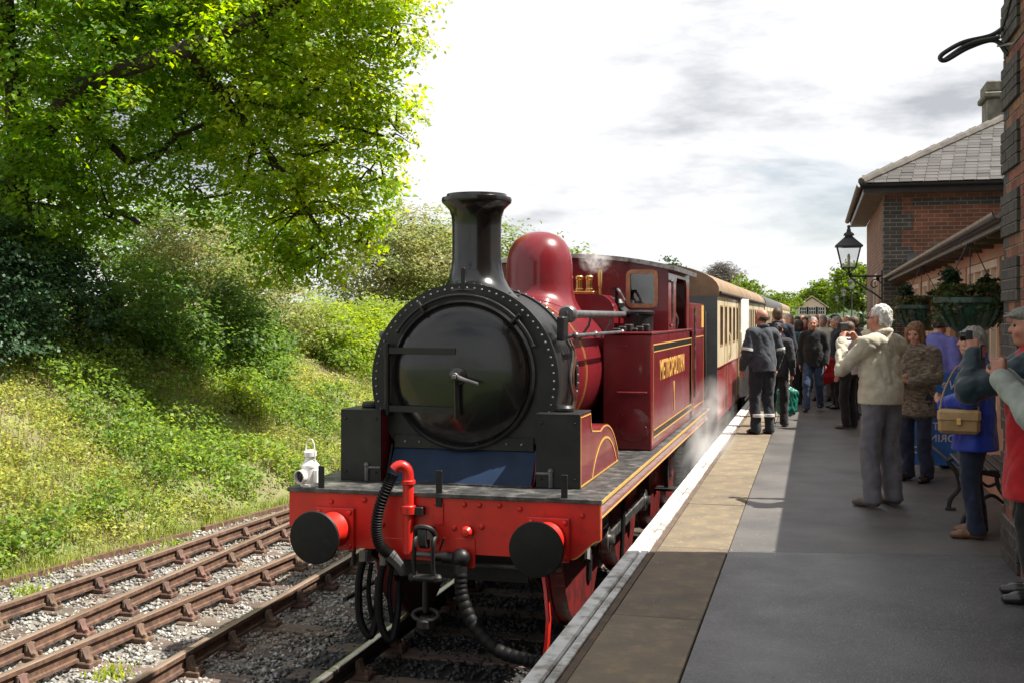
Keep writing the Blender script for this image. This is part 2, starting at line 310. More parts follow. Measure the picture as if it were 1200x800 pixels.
# P and Q are the two roads of the turnout on the left; T is the engine's track
Pc = lambda y: -6.58+.038*(y-9); Qc = lambda y: -5.628-.044*(y-7.8); G = .7525
tp = thing('railway_track', 'rusty siding track nearest the grass bank, leftmost of the rails', 'track')
tq = thing('railway_track', 'rusty diverging track between the bank siding and the engine', 'track')
tt = thing('railway_track', 'platform track that the red engine and carriages stand on', 'track')
for tr, c, ang in ((tp, Pc, math.atan(-.038)), (tq, Qc, math.atan(.044))):
    for s in (-1, 1): rail(tr, c(3)+s*G, 3, c(20)+s*G, 20, [m_rust, m_railtop])
for s in (-1, 1): rail(tp, Pc(20)+s*G, 20, Pc(20)+s*G, 70, [m_rust, m_railtop])
y = 5.2; k = 0
while y < 19.8:
    xm = (Pc(y)+Qc(y))/2
    link('sleeper', sl_mes[2], tp, (xm+random.uniform(-.06, .06), y, random.uniform(-.006, .004)), (0, 0, random.uniform(-.012, .012)))
    for tr, c, a in ((tp, Pc, -math.atan(.038)), (tq, Qc, math.atan(.044))):
        for s in (-1, 1): chair(tr, c(y)+s*G, y, a)
    y += .74; k += 1
while y < 34:
    link('sleeper', sl_mes[0], tp, (Pc(20), y, 0)); y += .76
XC = -2.797
for s in (-1, 1): rail(tt, XC+s*G, 3, XC+s*G, 120, [m_raildark, m_railbright])
y = 5.4
while y < 30:
    link('sleeper', sl_mes[0], tt, (XC, y, random.uniform(-.006, .004)), (0, 0, random.uniform(-.01, .01)))
    if y < 16:
        for s in (-1, 1): chair(tt, XC+s*G, y, 0)
    y += .76
# platform
PZ = .98; PE = -1.325; PB = -.609
pl = struct(link('platform', None))
b = MB(); b.box(-1.22, 12, -3, 190, -.4, PZ-.09); b.build('platform_core', m_pwall, pl, ang=0)
YS0 = 8.39-.2*0; 
def crack(x): return 8.50+.155*(x+.0)
b = MB(); b.add([(PB+.004,-3,PZ), (9,-3,PZ), (9,crack(9),PZ), (PB+.004,crack(PB),PZ), (PB+.004,-3,PZ-.12), (9,-3,PZ-.12), (9,crack(9),PZ-.12), (PB+.004,crack(PB),PZ-.12)], [(0,1,2,3), (0,4,5,1), (2,6,7,3), (3,7,4,0)]); b.build('asphalt_panel', m_asphalt, pl, ang=0)
g = .022
b = MB(); b.add([(PB+.004,crack(PB)+g,PZ-.003), (9,crack(9)+g,PZ-.003), (9,190,PZ-.003), (PB+.004,190,PZ-.003), (PB+.004,crack(PB)+g,PZ-.12), (9,crack(9)+g,PZ-.12), (9,190,PZ-.12), (PB+.004,190,PZ-.12)], [(0,1,2,3), (0,4,5,1), (2,6,7,3), (3,7,4,0)]); b.build('asphalt_panel', m_asphalt2, pl, ang=0)
b = MB(); b.box(-1.118, PB-.006, .005, 1.995, -.1, 0, .005); slab_me = b.mesh('paving_slab', m_slab)
b = MB(); b.box(PE, -1.232, .003, 1.997, -.11, 0, .01); e1 = b.mesh('edge_stone', m_edge)
b = MB(); b.box(-1.222, -1.172, .003, 1.997, -.1, -.002, .004); e2 = b.mesh('edge_strip', m_edge)
b = MB(); b.box(-1.166, -1.124, .003, 1.997, -.1, -.006, .003); e3 = b.mesh('rusty_strip', m_rustline)
b = MB(); b.box(-1.20, -1.10, -3, 190, PZ-.09, PZ-.02); b.build('edge_bedding', m_rustline, pl, ang=0)
for i in range(-1, 30):
    y = .45+2*i
    for nm, me, dz in (('paving_slab', slab_me, -.0), ('edge_stone', e1, .006), ('edge_strip', e2, .004), ('rusty_strip', e3, 0)):
        link(nm, me, pl, (random.uniform(-.002, .002), y, PZ+dz+random.uniform(-.003, .002)))
b = MB(); b.box(PE, PB-.006, 60.5, 190, PZ-.1, PZ); b.build('paving_far', m_slab, pl, ang=0)

# loose grit on the paving
n = 2600; gx = RNG.uniform(PE+.12, 1.2, n); gy = 3.6+9*RNG.random(n)**1.5; gr = RNG.uniform(.0015, .0045, n); T0 = np.array([(1,0,0), (-.5,.87,0), (-.5,-.87,0), (0,0,1.1)])
V = (T0[None]*gr[:, None, None]*RNG.uniform(.6, 1.4, (n, 4, 1))); V[..., 0] += gx[:, None]; V[..., 1] += gy[:, None]; V[..., 2] += PZ+.003
tag(bulk('grit', V.reshape(-1, 3), (np.array([(0,1,3), (1,2,3), (2,0,3)])[None]+(np.arange(n)*4)[:, None, None]).reshape(-1, 3), m_stone), 'pale specks of grit scattered over the platform paving', 'grit', kind='stuff')
# ================================================================ LOCOMOTIVE (local frame: x from track centre, y from the beam backwards, z from rail)
m_maroon = M('maroon_paint', (.175,.011,.018), (.14,.009,.014), s=2.5, rough=.34, rvar=.1, coat=.42, bump=.02, bs=9, spec=.3, dust=(.10,.012,.014), dscale=4, dlo=.52, dhi=.8)
m_red = M('vermilion_paint', (.62,.020,.011), (.52,.015,.009), s=4, rough=.4, rvar=.1, coat=.12, bump=.03, bs=14, dust=(.25,.015,.012), dscale=5, dlo=.55, dhi=.8)
m_wheelred = M('wheel_red', (.34,.018,.018), (.24,.014,.014), s=7, rough=.45, coat=.2, dust=(.05,.02,.015), dscale=6, dlo=.5, dhi=.7)
m_black = M('smokebox_black', (.007,.007,.008), (.013,.012,.012), s=5, rough=.45, rvar=.12, bump=.05, bs=30, spec=.35, dust=(.03,.028,.026), dscale=3, dlo=.55, dhi=.8)
m_gloss = M('gloss_black', (.004,.004,.005), (.008,.007,.007), s=4, rough=.24, rvar=.08, coat=.3, spec=.4, bump=.035, bs=5, dust=(.012,.011,.010), dscale=3, dlo=.52, dhi=.8)
m_navy = M('navy_plate', (.008,.024,.06), (.006,.018,.045), s=5, rough=.6, spec=.25, dust=(.04,.05,.07), dscale=9, dlo=.6, dhi=.75)
m_foot = M('footplate', (.05,.05,.048), (.022,.022,.022), s=9, rough=.5, rvar=.2, bump=.25, bs=40, dust=(.17,.16,.145), dscale=7, dlo=.5, dhi=.72)
m_gold = M('lining_gold', (.62,.36,.09), (.52,.29,.07), s=20, rough=.45)
m_lblack = M('lining_black', (.012,.011,.011), rough=.35)
m_brass = M('brass', (.72,.46,.18), (.5,.3,.1), s=12, rough=.28, metal=1)
m_copper = M('copper_pipe', (.45,.22,.13), (.3,.15,.09), s=12, rough=.35, metal=.9)
m_steel = M('bright_steel', (.42,.41,.40), (.22,.21,.20), s=12, rough=.35, metal=.9, dust=(.08,.06,.05), dscale=9, dlo=.5, dhi=.7)
m_grey = M('grey_pipe', (.14,.135,.135), (.09,.085,.085), s=12, rough=.4, metal=.3)
m_tyre = M('tyre_red', (.15,.012,.012), (.06,.012,.010), s=8, rough=.45)
m_rivet = M('rivet_worn', (.30,.30,.30), (.12,.12,.12), s=30, rough=.35, metal=.5)
m_rubber = M('hose_rubber', (.003,.003,.0035), (.006,.006,.006), s=20, rough=.6, spec=.2, bump=.1, bs=60)
m_dark = M('frame_black', (.006,.0055,.005), (.010,.009,.008), s=8, rough=.6)
m_bufblk = M('buffer_face', (.005,.005,.0055), (.008,.0075,.0075), s=9, rough=.55, spec=.3, bump=.08, bs=40, dust=(.04,.036,.032), dscale=10, dlo=.6, dhi=.8)
m_wood = M('cab_wood', (.30,.19,.10), (.22,.13,.07), s=6, rough=.5)
m_glass = glass('cab_glass')
m_white = M('white_enamel', (.78,.78,.76), (.66,.65,.62), s=10, rough=.35, coat=.3)
LY = 8.33
loco = thing('steam_locomotive', 'maroon tank steam locomotive with black smokebox and red buffer beam at platform', 'locomotive', (XC, LY, 0))
def P_(name, b, mat, parent=loco, ang=32): return b.build(name, mat, parent, ang)
def crom(pts, n=8):
    pts = [Vector(p) for p in pts]; q = [pts[0]*2-pts[1]]+pts+[pts[-1]*2-pts[-2]]; o = []
    for i in range(1, len(q)-2):
        for k in range(n):
            t = k/n; a, b, c, d = q[i-1:i+3]
            o.append(.5*((2*b)+(c-a)*t+(2*a-5*b+4*c-d)*t*t+(3*b-a-3*c+d)*t**3))
    return o+[pts[-1]]
# frames and running board
b = MB()
for s in (-1, 1): b.prism([(.06,1.24), (8.75,1.24), (8.75,.75), (7.6,.55), (4.9,.55), (4.4,.42), (.9,.42), (.5,.62), (.06,.80)], s*.60-.015, s*.60+.015, 'x')
for y in (.5, 2.6, 5.0): b.box(-.58, .58, y, y+.03, .55, 1.2)
b.box(-.45, .45, .7, 1.5, .55, 1.15, .05)
P_('main_frame', b, m_dark)
b = MB(); b.box(-1.27, 1.27, -.025, 8.86, 1.29, 1.325, .004); rb = P_('running_board', b, m_foot)
for s in (-1, 1):
    b = MB(); b.box(s*1.235-.012, s*1.235+.012, .045, 8.8, 1.165, 1.289); v = P_('valance', b, m_maroon)
    b = MB(); x = s*1.249
    b.box(x-.003, x+.003, .05, 8.8, 1.166, 1.178); b.box(x-.003, x+.003, .05, 8.8, 1.262, 1.276); P_('lining', b, m_gold, v)
    b = MB(); b.box(s*1.272-.003, s*1.272+.003, -.02, 8.84, 1.296, 1.320); P_('edge_strip', b, m_gold, rb)
# buffer beam
W = 1.263
pr = [(-W,1.287), (W,1.287)]
rs = [(W,1.02)]+[(W-.01-.21*t, 1.01-.145*(t*t*(3-2*t))) for t in [i/8 for i in range(9)]]
poly = [(-W,1.287), (W,1.287)]+rs+[(-x, z) for x, z in rs[::-1]]
b = MB(); b.prism(poly, 0, .04, 'y'); beam = P_('buffer_beam', b, m_red)
b = MB(); b.sweep([(0,-.004), (.009,-.004), (.009,.004), (0,.004)], [((x, -.001, z), (-.6, 0, .8) if i else (-1, 0, 0), (0,1,0)) for i, (x, z) in enumerate([(W-.001,1.28)]+rs)])
P_('lining', b, m_gold, beam)
bolt = MB(); bolt.lathe([(.022,0), (.022,-.007), (.014,-.016), (.0001,-.018)], axis='y', n=10); bolt_me = bolt.mesh('bolt', m_red); bolt_mk = bolt.mesh('bolt', m_black); bolt_mm = bolt.mesh('bolt', m_maroon)
for x, z in [(-.62,1.245), (-.47,1.24), (-.47,1.06), (-.48,.92), (.32,1.245), (.48,1.25), (-.03,1.245), (.34,1.08), (-.1,.98), (.12,1.06), (-.8,1.07), (1.12,1.2), (.64,1.23), (-.9,1.22), (-1.15,1.0), (.20,1.245)]:
    link('bolt', bolt_me, beam, (x, 0, z))
b = MB(); b.lathe([(.03,0), (.045,-.03), (.045,-.06), (.028,-.085), (.0001,-.09)], (.235, 0, 1.045), 'y', n=14); P_('stud', b, m_red, beam)
b = MB(); b.box(-.045, .035, -.010, -.001, 1.08, 1.25, .004); P_('lamp_plate', b, m_red, beam)
b = MB(); b.box(-.50, -.06, -.008, -.001, .80, .96, .004); b.box(.13, .29, -.010, -.001, .76, .985, .004); P_('lower_bracket', b, m_red, beam)
# buffers
for s in (-1, 1):
    bx, bz = s*.8635, 1.012
    b = MB(); b.box(bx-.165, bx+.165, -.030, -.001, bz-.165, bz+.165, .006)
    b.lathe([(.145,-.028), (.135,-.05), (.115,-.12), (.105,-.26), (.112,-.265), (.112,-.285), (.10,-.29)], (bx, 0, bz), 'y', n=28)
    bu = P_('buffer', b, m_red)
    b = MB(); b.lathe([(.06,-.28), (.06,-.37), (.15,-.372), (.200,-.385), (.203,-.395), (.196,-.408), (.10,-.418), (.0001,-.421)], (bx, 0, bz), 'y', n=48); P_('buffer_head', b, m_bufblk, bu)
    for dx in (-.13, .13):
        for dz in (-.13, .13): link('bolt', bolt_me, bu, (bx+dx, -.030, bz+dz))
# coupling, hook, hanging gear
b = MB(); b.prism([(-.02+.0,.93), (-.19,.93), (-.235,.96), (-.25,1.03), (-.235,1.08), (-.21,1.09), (-.215,1.03), (-.195,.995), (-.15,1.0), (-.12,1.06), (-.02,1.07)], -.09, -.03, 'x')
P_('coupling_hook', b, m_dark)
b = MB()
for x in (-.135, .015): b.tube(crom([(x,-.14,1.02), (x,-.19,.97), (x-.01,-.17,.80), (x,-.16,.70)], 6), .018, 8)
b.tube([(-.17,-.16,.70), (.05,-.16,.70)], .03, 10); b.ball((-.16,-.16,.70), .038, 10); b.ball((.04,-.16,.70), .038, 10)
b.tube(crom([(-.135,-.14,1.02), (-.12,-.2,1.08), (-.06,-.22,1.10), (0,-.2,1.08), (.015,-.14,1.02)], 6), .02, 8)
P_('coupling_link', b, m_dark)
b = MB(); b.tube([(-.06,-.16,.70), (-.06,-.155,.52), (-.06,-.15,.44)], [.02,.026,.02], 10)
b.tube([(-.06+.10*math.cos(a), -.15+.04*math.sin(a), .42+.035*math.sin(a*1)) for a in [i*math.pi/12 for i in range(25)]], .018, 8)
b.lathe([(.05,.30), (.07,.33), (.07,.38), (.04,.41)], (-.06,-.15,0), n=12); P_('coupling_screw', b, m_dark)
b = MB(); b.tube([(-.20,-.05,.855), (.15,-.05,.855)], .022, 10); b.tube([(-.34,.3,.72), (.9,.3,.72)], .02, 8); P_('cross_pipe', b, m_grey)
# vacuum standpipe with corrugated hose
vx = -.235
b = MB(); b.tube([(vx,-.055,.86), (vx,-.055,1.30), (vx,-.055,1.46)]+[(vx-.055*(1-math.cos(t)), -.055-.02*(1-math.cos(t)), 1.46+.075*math.sin(t)) for t in [i*math.pi/10 for i in range(1, 9)]], .043, 16)
b.lathe([(.055,1.16), (.06,1.165), (.06,1.225), (.055,1.23)], (vx,-.055,0), n=16); b.lathe([(.05,1.39), (.056,1.395), (.056,1.42), (.05,1.425)], (vx,-.055,0), n=16)
vp = P_('vacuum_pipe', b, m_red)
b = MB(); b.box(vx+.045, vx+.12, -.07, -.003, 1.15, 1.22, .006); P_('pipe_clamp', b, m_black, vp)
pts = crom([(vx-.105,-.10,1.475), (vx-.135,-.12,1.40), (vx-.20,-.15,1.22), (vx-.22,-.16,1.05), (vx-.19,-.15,.92), (vx-.10,-.11,.83)], 16)
b = MB(); b.tube(pts, [.048 if i % 2 else .037 for i in range(len(pts))], 14); vh = P_('vacuum_hose', b, m_rubber)
b = MB(); b.tube([(vx-.13,-.12,.86), (vx-.06,-.09,.78), (vx-.03,-.07,.70)], [.05,.045,.03], 10); P_('hose_coupling', b, m_grey, vh)
# hanging air hoses on the left, steam heating hose on the right
for i, (x, dz) in enumerate(((-.60,0), (-.43,-.02))):
    b = MB(); b.tube([(x,-.06,.86+dz), (x,-.07,.78+dz)], .036, 10); hz = P_('hose_valve', b, m_grey)
    b = MB(); b.tube(crom([(x,-.07,.80+dz), (x-.03,-.09,.62+dz), (x-.02,-.10,.36+dz), (x+.03,-.10,.24+dz), (x+.075,-.08,.22+dz), (x+.085,0,.40+dz), (x+.06,.1,.62+dz)], 7), .030, 9); b.tube(crom([(x+.05,-.03,.76+dz), (x+.03,-.04,.55+dz), (x+.06,-.04,.33+dz)], 6), .02, 8); P_('air_hose', b, m_rubber, hz)
b = MB(); b.tube([(.05,-.07,.845), (.23,-.07,.845)], .045, 12); b.ball((.20,-.08,.85), .075, 12); b.tube([(.20,-.09,.83), (.205,-.10,.70)], .05, 12); b.tube([(.03,-.09,.9), (.07,-.1,1.0)], .008, 6); sv = P_('steam_valve', b, m_black)
hp = crom([(.205,-.10,.74), (.22,-.12,.58), (.32,-.16,.38), (.52,-.22,.22), (.74,-.25,.17), (.90,-.25,.15)], 12)
b = MB(); b.tube(hp, [.052 if i % 3 else .046 for i in range(len(hp))], 14); b.tube([(.90,-.25,.15), (.99,-.25,.14)], .034, 10); b.tube([(1.0,-.25,.14), (1.08,-.2,.16)], .045, 8); P_('steam_heating_hose', b, m_rubber, sv)
for s in (1,):
    b = MB(); b.sweep([(-.012,-.04), (.012,-.04), (.012,.04), (-.012,.04)], [((s*x_, y, z), (1,0,0), (0,.97,-.2)) for x_, y, z in ((.78,.1,.88), (.84,.02,.62), (.87,-.03,.42), (.86,-.03,.25), (.83,-.0,.1))]); P_('guard_iron', b, m_red)
for x, y in ((0.0,-.012), (.985,-.005), (-.985,-.005)):
    b = MB(); b.box(x-.024, x+.024, y-.008, y+.012, 1.22 if x == 0 else 1.30, 1.50, .003); P_('lamp_iron', b, m_black)
# apron (navy sloping plate) between smokebox and running board
b = MB(); b.prism([(.42,1.327), (.62,1.60), (.66,1.60), (.66,1.327)], -.60, .62, 'x'); P_('front_apron', b, m_navy)
b = MB(); b.box(-.585, .60, .40, .419, 1.327, 1.338); P_('apron_angle', b, m_foot)
for s in (-1, 1):
    b = MB(); b.prism([(.40,1.327), (.50,1.36), (.62,1.62), (.66,1.62), (.66,1.327)], s*.625-.008, s*.625+.008, 'x'); P_('apron_cheek', b, m_maroon if s > 0 else m_black)
    b = MB(); b.tube([(s*.66,.44,1.44), (s*.78,.44,1.44)], .012, 8); b.tube([(s*.78,.44,1.46), (s*.78,.44,1.33)], .02, 8); b.ball((s*.78,.44,1.46), .026, 8); P_('drain_cock', b, m_grey)
# smokebox
SZ = 2.15; SR = .805
def sb_outline(r, zc, n=56, zb=1.64, hw=.60):
    a0 = math.degrees(math.asin((1.80-zc)/r)); return [(r*math.cos(R(a0+(180-2*a0)*i/n)), zc+r*math.sin(R(a0+(180-2*a0)*i/n))) for i in range(n+1)]+[(-hw, zb), (hw, zb)]
b = MB(); b.prism(sb_outline(.775, SZ), .66, 1.47, 'y'); b.box(-.58, .58, .68, 1.45, 1.20, 1.64); smoke = P_('smokebox', b, m_black)
b = MB(); b.prism(sb_outline(SR, SZ), .615, .665, 'y'); b.box(-.60, .60, .60, .66, 1.59, 1.70, .004); P_('front_plate', b, m_black, smoke)
b = MB(); b.lathe([(.776,1.40), (.790,1.40), (.790,1.49), (.776,1.49)], (0,0,SZ), 'y', n=64, a0=R(-30), a1=R(210)); P_('rear_ring', b, m_black, smoke)
riv = MB()
def rivet(b, c, ax, r=.0125):
    q = Vector((0,0,1)).rotation_difference(Vector(ax).normalized()).to_matrix()
    b.lathe([(r,0), (r*.85,r*.5), (r*.4,r*.85), (.0001,r*.9)], c, n=6, rot=q)
for i in range(50):
    a = R(-28+236*i/49); rivet(riv, (.765*math.cos(a), .615, SZ+.765*math.sin(a)), (0,-1,0))
for y in (.70, 1.445):
    for i in range(44):
        a = R(-25+230*i/43); r_ = .790 if y > 1 else .775; rivet(riv, (r_*math.cos(a), y, SZ+r_*math.sin(a)), (math.cos(a), 0, math.sin(a)))
for i in range(9): rivet(riv, (-.5+i*.125, .598, 1.645), (0,-1,0))
tag(P_('rivets', riv, m_rivet, smoke, 0), None, kind='stuff')
DZ = 2.20
b = MB(); b.lathe([(.600,.614), (.615,.600), (.615,.575), (.598,.565), (.585,.575), (.575,.59)], (0,0,DZ), 'y', n=72); P_('door_ring', b, m_black, smoke)
b = MB(); b.lathe([(.575,.60), (.570,.575), (.55,.558), (.48,.530), (.38,.505), (.25,.487), (.12,.478), (.0001,.476)], (0,0,DZ), 'y', n=72); door = P_('smokebox_door', b, m_gloss)
for z in (DZ+.20, DZ-.28):
    b = MB(); pts = []
    for i in range(11):
        x = -.63+.60*i/10; rr = min(.575, math.hypot(x, z-DZ)); yy = .476+.085*(rr/.575)**2; pts.append(((x, yy-.014 if rr < .57 else .54, z), (0,0,1), (0,1,0)))
    b.sweep([(-.026,-.01), (.026,-.01), (.026,.012), (-.026,.012)], pts); P_('hinge_strap', b, m_black, door)
b = MB(); b.tube([(-.645,.55,DZ-.34), (-.645,.55,DZ+.26)], .024, 10)
for z in (DZ+.2, DZ-.28): b.tube([(-.645,.55,z-.045), (-.645,.55,z+.045)], .034, 10); b.box(-.70, -.63, .55, .616, z-.03, z+.03)
P_('hinge_post', b, m_black, door)
b = MB(); b.lathe([(.075,.48), (.07,.455), (.045,.435), (.03,.43), (.03,.36), (.0001,.355)], (0,0,DZ), 'y', n=20); P_('door_dart', b, m_gloss, door)
b = MB(); b.tube([(0,.40,DZ), (.07,.385,DZ-.02), (.20,.37,DZ-.055)], [.024,.016,.013], 10); b.ball((0,.385,DZ), .036, 10); P_('door_handle', b, m_grey, door)
b = MB(); b.tube([(0,.41,DZ), (.0,.415,DZ-.14), (0,.42,DZ-.34)], [.028,.020,.017], 10); P_('locking_handle', b, m_gloss, door)
b = MB()
ring = [(.655*math.cos(R(a)), .55, DZ+.0+.655*math.sin(R(a))) for a in range(22, 152, 5)]
b.tube(ring, .013, 8); b.ball(ring[0], .02, 8); b.ball(ring[-1], .02, 8)
for a in (45, 122): b.tube([(.655*math.cos(R(a)), .55, DZ+.655*math.sin(R(a))), (.655*math.cos(R(a)), .615, DZ+.655*math.sin(R(a)))], .02, 8); b.tube([(.60*math.cos(R(a)), .55, DZ+.60*math.sin(R(a))), (.70*math.cos(R(a)), .55, DZ+.70*math.sin(R(a)))], .016, 8)
P_('door_handrail', b, m_black, smoke)
b = MB(); b.box(-.018, .018, .60, .62, 2.90, 3.08, .004); P_('lamp_iron', b, m_black, smoke)
def saddle(mb, R0, cz, z_hi):
    for i, v in enumerate(mb.v):
        wgt = max(0, min(1, (z_hi-v[2])/(z_hi-(cz+R0))))
        mb.v[i] = (v[0], v[1], v[2]-wgt*(R0-math.sqrt(max(0, R0*R0-v[0]*v[0]))))
    return mb
CY = 1.0
b = MB(); b.lathe([(.40,2.895), (.395,2.912), (.33,2.935), (.275,2.97), (.240,3.02), (.221,3.08), (.212,3.16), (.210,3.30), (.211,3.44), (.216,3.53), (.236,3.59), (.280,3.635), (.297,3.65), (.302,3.67), (.297,3.692), (.262,3.70), (.255,3.722), (.20,3.726), (.19,3.70), (.185,3.3)], (0, CY, 0), n=56)
P_('chimney', saddle(b, .770, SZ, 3.06), m_gloss)
rv = MB()
for i in range(14):
    a = 2*math.pi*i/14; x = .375*math.cos(a); rivet(rv, (x, CY+.375*math.sin(a), SZ+math.sqrt(.770**2-x*x)+.028), (0,0,1), .014)
P_('chimney_bolts', rv, m_black, smoke)
# boiler
b = MB(); b.lathe([(.70,1.47), (.70,4.5)], (0,0,SZ), 'y', n=64); boiler = P_('boiler', b, m_maroon)
for y in (1.50, 2.25):
    b = MB(); b.lathe([(.701,y), (.706,y), (.706,y+.05), (.701,y+.05)], (0,0,SZ), 'y', n=64); bd = P_('boiler_band', b, m_maroon if y > 1.6 else m_lblack, boiler)
    if y > 1.6:
        b = MB()
        for yy in (y-.004, y+.046): b.lathe([(.7065,yy), (.708,yy), (.708,yy+.008), (.7065,yy+.008)], (0,0,SZ), 'y', n=64)
        P_('lining', b, m_gold, bd)
DYc = 3.29
b = MB(); b.lathe([(.49,2.84), (.485,2.855), (.43,2.878), (.385,2.91), (.362,2.955), (.353,3.02), (.348,3.22), (.340,3.30), (.315,3.39), (.27,3.465), (.20,3.525), (.11,3.56), (.0001,3.572)], (0, DYc, 0), n=56); P_('dome', saddle(b, .70, SZ, 3.0), m_maroon)
# raised firebox casing, valves
out_ = [(-.72,1.95), (-.72,2.62)]+[(-.52+.20*math.cos(R(a)), 2.72+.20*math.sin(R(a))) for a in range(180, 89, -15)]+[(.52+.20*math.cos(R(a)), 2.72+.20*math.sin(R(a))) for a in range(90, -1, -15)]+[(.72,1.95)]
b = MB(); b.prism(out_, 3.72, 4.56, 'y'); fb = P_('firebox_casing', b, m_maroon)
b = MB(); b.box(.22, .47, 3.88, 4.06, 2.92, 2.955, .006)
for x in (.29, .40): b.lathe([(.05,2.95), (.05,2.98), (.040,2.99), (.040,3.08), (.048,3.09), (.048,3.115), (.034,3.13), (.0001,3.132)], (x, 3.97, 0), n=20)
P_('safety_valve', b, m_brass)
b = MB(); b.lathe([(.02,2.92), (.018,3.0), (.026,3.01), (.026,3.16), (.015,3.19), (.0001,3.192)], (.52, 3.97, 0), n=14); P_('whistle', b, m_brass)
b = MB(); b.tube([(.60,4.15,2.86), (.68,4.1,2.78), (.80,4.05,2.70), (.95,4.1,2.66)], [.05,.07,.06,.03], 10); b.ball((.70,4.08,2.80), .085, 10); b.tube([(.70,4.02,2.78), (.70,3.98,2.98)], .02, 8); b.lathe([(.055,2.97), (.055,2.995)], (.70,3.98,0), n=12)
P_('clack_valve', b, m_black)
b = MB(); b.tube(crom([(.62,4.2,2.80), (.80,4.1,2.72), (.95,4.2,2.62), (1.02,4.4,2.60)], 6), .022, 8); b.tube(crom([(.70,4.0,2.98), (.74,3.9,2.96), (.8,3.9,2.85)], 5), .015, 8); P_('injector_pipe', b, m_steel)
# pipes and handrails along the boiler
for s in (1,):
    b = MB(); b.tube([(s*.74,1.12,2.70), (s*.80,1.3,2.70), (s*.82,4.5,2.70)], .034, 12); b.lathe([(.06,-.06), (.075,-.04), (.075,.05), (.05,.07)], (s*.76,1.18,2.70), 'y', n=14); ej = P_('ejector_pipe', b, m_grey)
    for y in (1.9, 3.0): 
        bb = MB(); bb.tube([(s*.82,y,2.69), (s*.80,y,2.60), (s*.70,y+.02,2.46)], .012, 6); P_('pipe_bracket', bb, m_grey, ej)
    b = MB(); b.tube([(s*.86,1.0,2.52), (s*.86,3.4,2.52)], .017, 10); hr = P_('handrail', b, m_grey)
    for y in (1.02, 1.9, 3.38):
        bb = MB(); bb.tube([(s*.86,y,2.52), (s*.70,y,2.50)], [.014,.02], 8); bb.ball((s*.86,y,2.52), .032, 10); P_('handrail_knob', bb, m_grey, hr)
    b = MB(); b.box(s*.775-.03, s*.775+.03, .80, .98, 2.48, 2.68, .01); P_('pipe_flange', b, m_black)
    for k in range(2):
        b = MB(); b.tube(crom([(s*(.755), 1.15+.1*k, 2.48), (s*.80,1.17+.1*k,2.36), (s*.79,1.12+.1*k,2.15), (s*.80,1.2+.1*k,1.98), (s*.77,1.17+.08*k,1.80), (s*.72,1.2,1.70)], 7), .014, 8); P_('oil_pipe', b, m_copper if k else m_grey)
    b = MB(); b.box(s*.79-.025, s*.79+.025, 1.14, 1.3, 1.76, 1.88, .01); P_('pipe_clip', b, m_dark)
b = MB(); b.tube([(-.86,1.0,2.52), (-.86,3.4,2.52)], .02, 10); b.ball((-.86,1.0,2.52), .035, 10); b.tube([(-.86,1.05,2.52), (-.70,1.05,2.50)], .018, 8); P_('handrail', b, m_grey)
# sandbox + splasher
for s in (-1, 1):
    out_ = [(.46,1.326), (.46,1.90), (.90,1.90), (.925,1.80)]+[(.96+.0, 1.755)]+[(1.55+.90*math.cos(R(a)), .84+.90*math.sin(R(a))) for a in range(106, 31, -6)]+[(2.30,1.326)]
    x0, x1 = sorted((s*.66, s*1.01)); b = MB(); b.prism(out_, x0, x1, 'x')
    sp = P_('splasher', b, m_maroon)
    b = MB(); b.box(x0-.004, x1+.004, .445, .459, 1.326, 1.904, .003); b.box(x0-.004, x1+.004, .445, .90, 1.901, 1.915, .003); P_('sandbox_plate', b, m_black, sp)
    b = MB(); b.lathe([(.075,1.915), (.085,1.925), (.085,1.945), (.07,1.965), (.02,1.97), (.0001,1.97)], (s*.83,.68,0), n=18); P_('sandbox_lid', b, m_black, sp)
    for z in (1.40, 1.84):
        for x in (.70, .97): 
            l = link('bolt', bolt_mk, sp, (s*x, .445, z)); l.scale = (.55, .55, .55)
    xo = s*1.0125; b = MB()
    edge = [(.475,1.34), (.475,1.885), (.885,1.885), (.905,1.795), (.945,1.735)]+[(1.55+.885*math.cos(R(a)), .84+.885*math.sin(R(a))) for a in range(104, 36, -4)]+[(2.23,1.34), (.475,1.34)]
    b.sweep([(-.006,0), (.006,0), (.006,.003), (-.006,.003)], [((xo, edge[i][0], edge[i][1]), (0, (edge[min(i+1,len(edge)-1)][1]-edge[max(i-1,0)][1]), -(edge[min(i+1,len(edge)-1)][0]-edge[max(i-1,0)][0])) and Vector((0, edge[min(i+1,len(edge)-1)][1]-edge[max(i-1,0)][1], -(edge[min(i+1,len(edge)-1)][0]-edge[max(i-1,0)][0]))).normalized(), (s,0,0)) for i in range(len(edge))])
    ar = [(1.55+.78*math.cos(R(a)), .84+.78*math.sin(R(a))) for a in range(139, 40, -4)]
    ar = [p for p in ar if p[1] > 1.345]; ar = [(ar[0][0],1.345)]+ar+[(ar[-1][0],1.345), (ar[0][0],1.345)]
    b.sweep([(-.010,0), (.010,0), (.010,.003), (-.010,.003)], [((xo, p[0], p[1]), Vector((0, p[0]-1.55, p[1]-1.3)).normalized(), (s,0,0)) for p in ar])
    P_('lining', b, m_gold, sp)
